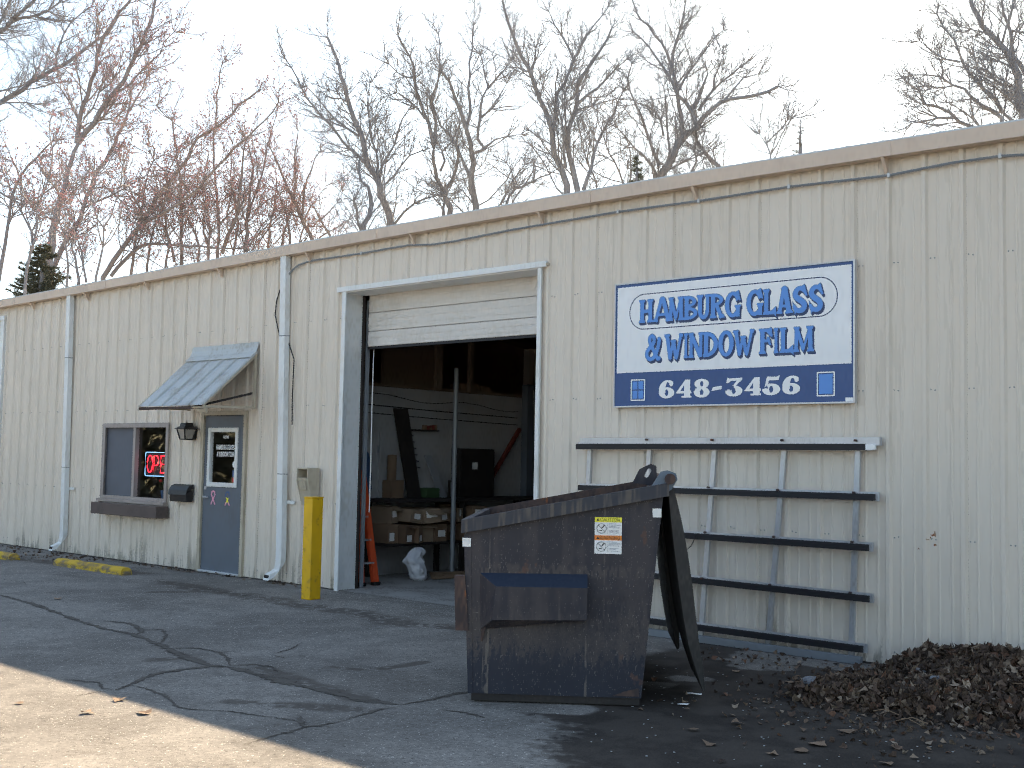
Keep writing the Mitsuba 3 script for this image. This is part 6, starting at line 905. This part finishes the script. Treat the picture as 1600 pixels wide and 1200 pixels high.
def grow(key, limbs, bud, bark, dens):
    mt, mc = MB(), MB(); P1, T1, L1 = [], [], []; BUD = []
    for li, (r0, pts) in enumerate(limbs):
        p = np.array(pts, float)
        foot = li == 0 or (p[0, 2] < limbs[0][1][0][2] + 1.6 and min(np.linalg.norm(np.array(q) - p[0], axis=1).min() for _, q in limbs[:li]) > .45)
        if foot:                                   # a stem of its own: runs down to the ground
            g0 = np.array([p[0, 0] - (p[1, 0] - p[0, 0]) * .8, p[0, 1], -.1])
            if li: g0 = np.array([root[0] + np.clip(p[0, 0] - root[0], -1.2, 1.2), root[1] + np.clip(p[0, 1] - root[1], -.8, .8), -.1])
            else: root = g0
            p = np.vstack([[g0], [g0 * .35 + p[0] * .65 + [0, 0, .3]], p])
        d = np.r_[0, np.cumsum(np.linalg.norm(np.diff(p, axis=0), axis=1))]; m = max(4, int(d[-1] / .35)); u = np.linspace(0, d[-1], m)
        q = np.stack([PchipInterpolator(d, p[:, i])(u) for i in range(3)], 1); q[1:-1] += NR.normal(0, .022, (m - 2, 3))
        f = u / d[-1] if not foot else np.clip((q[:, 2] - q[:, 2].max()) / (max(q[:, 2].max() - pts[0][2], .5)) + 1, 0, 1); r = r0 * (1.08 - .72 * f); r = np.maximum(r, .009)
        mt.tube(q, r, 8 if r0 > .07 else 6)
        see = (q[:, 2] > 6) & (q[:, 2] > pts[0][2] - 1.2)
        for k in range(1, m):
            if not see[k]: continue
            cnt = NR.poisson(1.5 * dens * (.45 + .8 * f[k])) if q[k, 2] > 8.5 or r0 < .07 else NR.poisson(.35)
            t = q[k] - q[k - 1]; t /= np.linalg.norm(t)
            for _ in range(cnt): P1.append(q[k]); T1.append(t); L1.append(NR.uniform(.35, 1.0) * (.55 + 2.0 * (1 - f[k])) * (.7 + 4 * min(r0, .12)))
        for _ in range(4): P1.append(q[-1]); T1.append(t); L1.append(NR.uniform(.5, 1.3))
    P1, T1, L1 = np.array(P1), np.array(T1), np.clip(np.array(L1), .3, 2.4)
    A = sprout(P1, off(T1, NR.uniform(.5, 1.05, len(P1))), L1, 6, .10, .16)
    ra = (.007 + .0085 * L1)[:, None] * np.linspace(1, .45, 6)
    mc.add(*bundle(A, L1, ra, 4))
    per = np.maximum(2, (L1 * 6.0).astype(int)); p2, t2, u2, ix = along(A, per)
    l2 = np.clip(L1[ix] * (1.05 - u2) * NR.uniform(.35, .8, len(ix)), .16, 1.1)
    Bq = sprout(p2, off(t2, NR.uniform(.5, 1.0, len(ix))), l2, 4, .08, .2)
    mc.add(*bundle(Bq, l2, np.full((len(ix), 1), .0088) * np.linspace(1, .6, 4), 3))
    per3 = np.maximum(1, (l2 * 7.5).astype(int)); p3, t3, u3, ix3 = along(Bq, per3, .2)
    l3 = NR.uniform(.10, .34, len(ix3)); Cq = sprout(p3, off(t3, NR.uniform(.4, 1.0, len(ix3))), l3, 3, .06, .15)
    mc.add(*bundle(Cq, l3, np.full((len(ix3), 1), .0070) * np.linspace(1, .75, 3), 3))
    put(mt, bark, 'trunk', key, smooth=60); put(mc, bark, 'crown', key, kind='stuff')
    if bud:
        E = np.vstack([Cq[::2, -1], Bq[:, -1]]); n = len(E); s = NR.uniform(.012, .026, (n, 1))
        tet = np.array([[1, 1, 1], [1, -1, -1], [-1, 1, -1], [-1, -1, 1]], float); v = E[:, None] + s[:, None] * (tet + NR.normal(0, .4, (n, 4, 3)))
        F = (np.array([[0, 1, 2], [0, 3, 1], [0, 2, 3], [1, 3, 2]])[None] + (np.arange(n) * 4)[:, None, None]).reshape(-1, 3)
        put(trimesh.Trimesh(v.reshape(-1, 3), F, process=False), 'm_bud', 'buds', key, kind='stuff')
TL = ['large reddish budding maple with two thick stems, tallest tree at the left', 'budding maple with one thin leaning stem just right of the largest maple', 'bare oak limbs reaching in from the top left corner', 'thin maple trunk at the far left edge of the picture', 'pair of long leaning maple stems slanting up to the right', 'slender budding maple with two upright stems right of the leaning pair', 'clump of upright maple stems behind the white downspout', 'bushy maple clump at the left of the first big bare tree', 'bare grey tree with wide fan of limbs above the overhead door left side', 'bare grey tree with crooked twin stems above the overhead door', 'bare grey tree with a single straight trunk next to the crooked twin stems', 'low bare branches spreading over the roof between two big trees', 'bare grey tree with stout forked stems left of the sign', 'thin leaning saplings behind the stout forked tree', 'bare grey tree with thick bent trunk above the left part of the sign', 'tiny bare sapling poking over the roof above the sign', 'big dark bare oak at the right edge of the picture', 'thicket of thin budding maple stems round the spruce at the far left', 'thin budding stems between the large maple and the leaning pair', 'thin budding stems behind the white downspout, left of the first big bare tree']
for (nm, bud, limbs), lab in zip(TREES, TL):
    grow(thing(f'{nm}_tree', lab, 'tree'), limbs, bud, 'm_bark_maple' if bud else 'm_bark_grey', 1.9 if bud else 2.6)
def spruce(base, h, rad, nlay, lab, dens=1.0):
    k = thing('spruce_tree', lab, 'tree'); x, y, z = base
    put(MB().tube([(x, y, 0), (x, y, z + h * .5), (x, y, z + h)], [.16, .07, .008], 7), 'm_bark_grey', 'trunk', k)
    Pb, Db, Lb = [], [], []
    for i in range(nlay):
        f = i / nlay; zz = z + h * (f * .98)
        for j in range(int((11 if rad > .5 else 6) * dens)):
            a = NR.uniform(0, 6.283); Pb.append((x, y, zz + NR.uniform(-.05, .05))); Db.append((math.cos(a), math.sin(a), .12 - .4 * (1 - f))); Lb.append(rad * (1 - f) ** .85 * NR.uniform(.40, 1.12) + .06)
    Lb = np.array(Lb); A = sprout(np.array(Pb), np.array(Db), Lb, 5, .05, .20); mc = MB(); mc.add(*bundle(A, Lb, np.full((len(Lb), 1), .010) * np.linspace(1, .4, 5), 3))
    per = np.maximum(10, (Lb * 190 * dens).astype(int)); p, t, u, ix = along(A, per, .12); n = len(ix)
    dr_ = off(t, NR.uniform(.35, 1.0, n)) - [0, 0, .15]; ln = NR.uniform(.06, .16, n)[:, None]; w = np.cross(dr_, NR.normal(0, 1, (n, 3))); w /= np.linalg.norm(w, axis=1, keepdims=True) + 1e-9
    v = np.stack([p - w * .012, p + w * .012, p + dr_ * ln], 1); F = np.arange(n * 3).reshape(-1, 3)
    put(mc, 'm_bark_grey', 'branches', k, kind='stuff'); put(trimesh.Trimesh(v.reshape(-1, 3), F, process=False), 'm_needle', 'crown', k, kind='stuff')
spruce((-22.1, 4.95, 4.3), 2.75, 1.45, 17, 'dark green spruce behind the roof at the far left, half hidden by bare maples', 1.2)
spruce((-12.85, 18.22, 8.6), 2.1, .36, 12, 'slim dark spruce behind the roof beside the forked trunk right of the middle')
spruce((-12.05, 26.7, 11.2), 2.3, .38, 11, 'thin sparse spruce tip showing over the roof above the sign', .5)

# ------------------------------------------------------------------ evergreens across the yard, seen only as the dark reflection in the office glass
for i, (x, y, h) in enumerate(((-26, -11, 8), (-31, -13.5, 9), (-37, -17, 10), (-44, -21, 11), (-52, -26, 12), (-28, -17, 8), (-33, -20, 10), (-37, -24, 9), (-42, -28, 11), (-47, -31, 10), (-52, -35, 12), (-58, -38, 11), (-25, -23, 9), (-30, -29, 11), (-36, -35, 12))):
    k = thing('evergreen_tree', f'{ORD[i]} of the dense evergreens across the yard opposite the office', 'tree', 'evergreens across the yard')
    put(MB().tube([(x, y, -.1), (x, y, h * .9)], [.25, .03], 7), 'm_bark_grey', 'trunk', k)
    n = 5200; f = NR.random(n) ** .6; a = NR.uniform(0, 6.283, n); rr_ = h * .34 * f * np.sqrt(NR.uniform(.15, 1, n)) * (.8 + .35 * np.sin(a * 5 + f * 30)) + .1
    p = np.c_[x + rr_ * np.cos(a), y + rr_ * np.sin(a), h * (1 - f * .97)]; d = np.c_[np.cos(a), np.sin(a), NR.uniform(-.7, .1, n)] * NR.uniform(.25, .55, (n, 1)); w = np.cross(d, NR.normal(0, 1, (n, 3))); w /= np.linalg.norm(w, axis=1, keepdims=True)
    put(trimesh.Trimesh(np.stack([p - w * .12, p + w * .12, p + d], 1).reshape(-1, 3), np.arange(n * 3).reshape(-1, 3), process=False), 'm_needle', 'crown', k, kind='stuff')
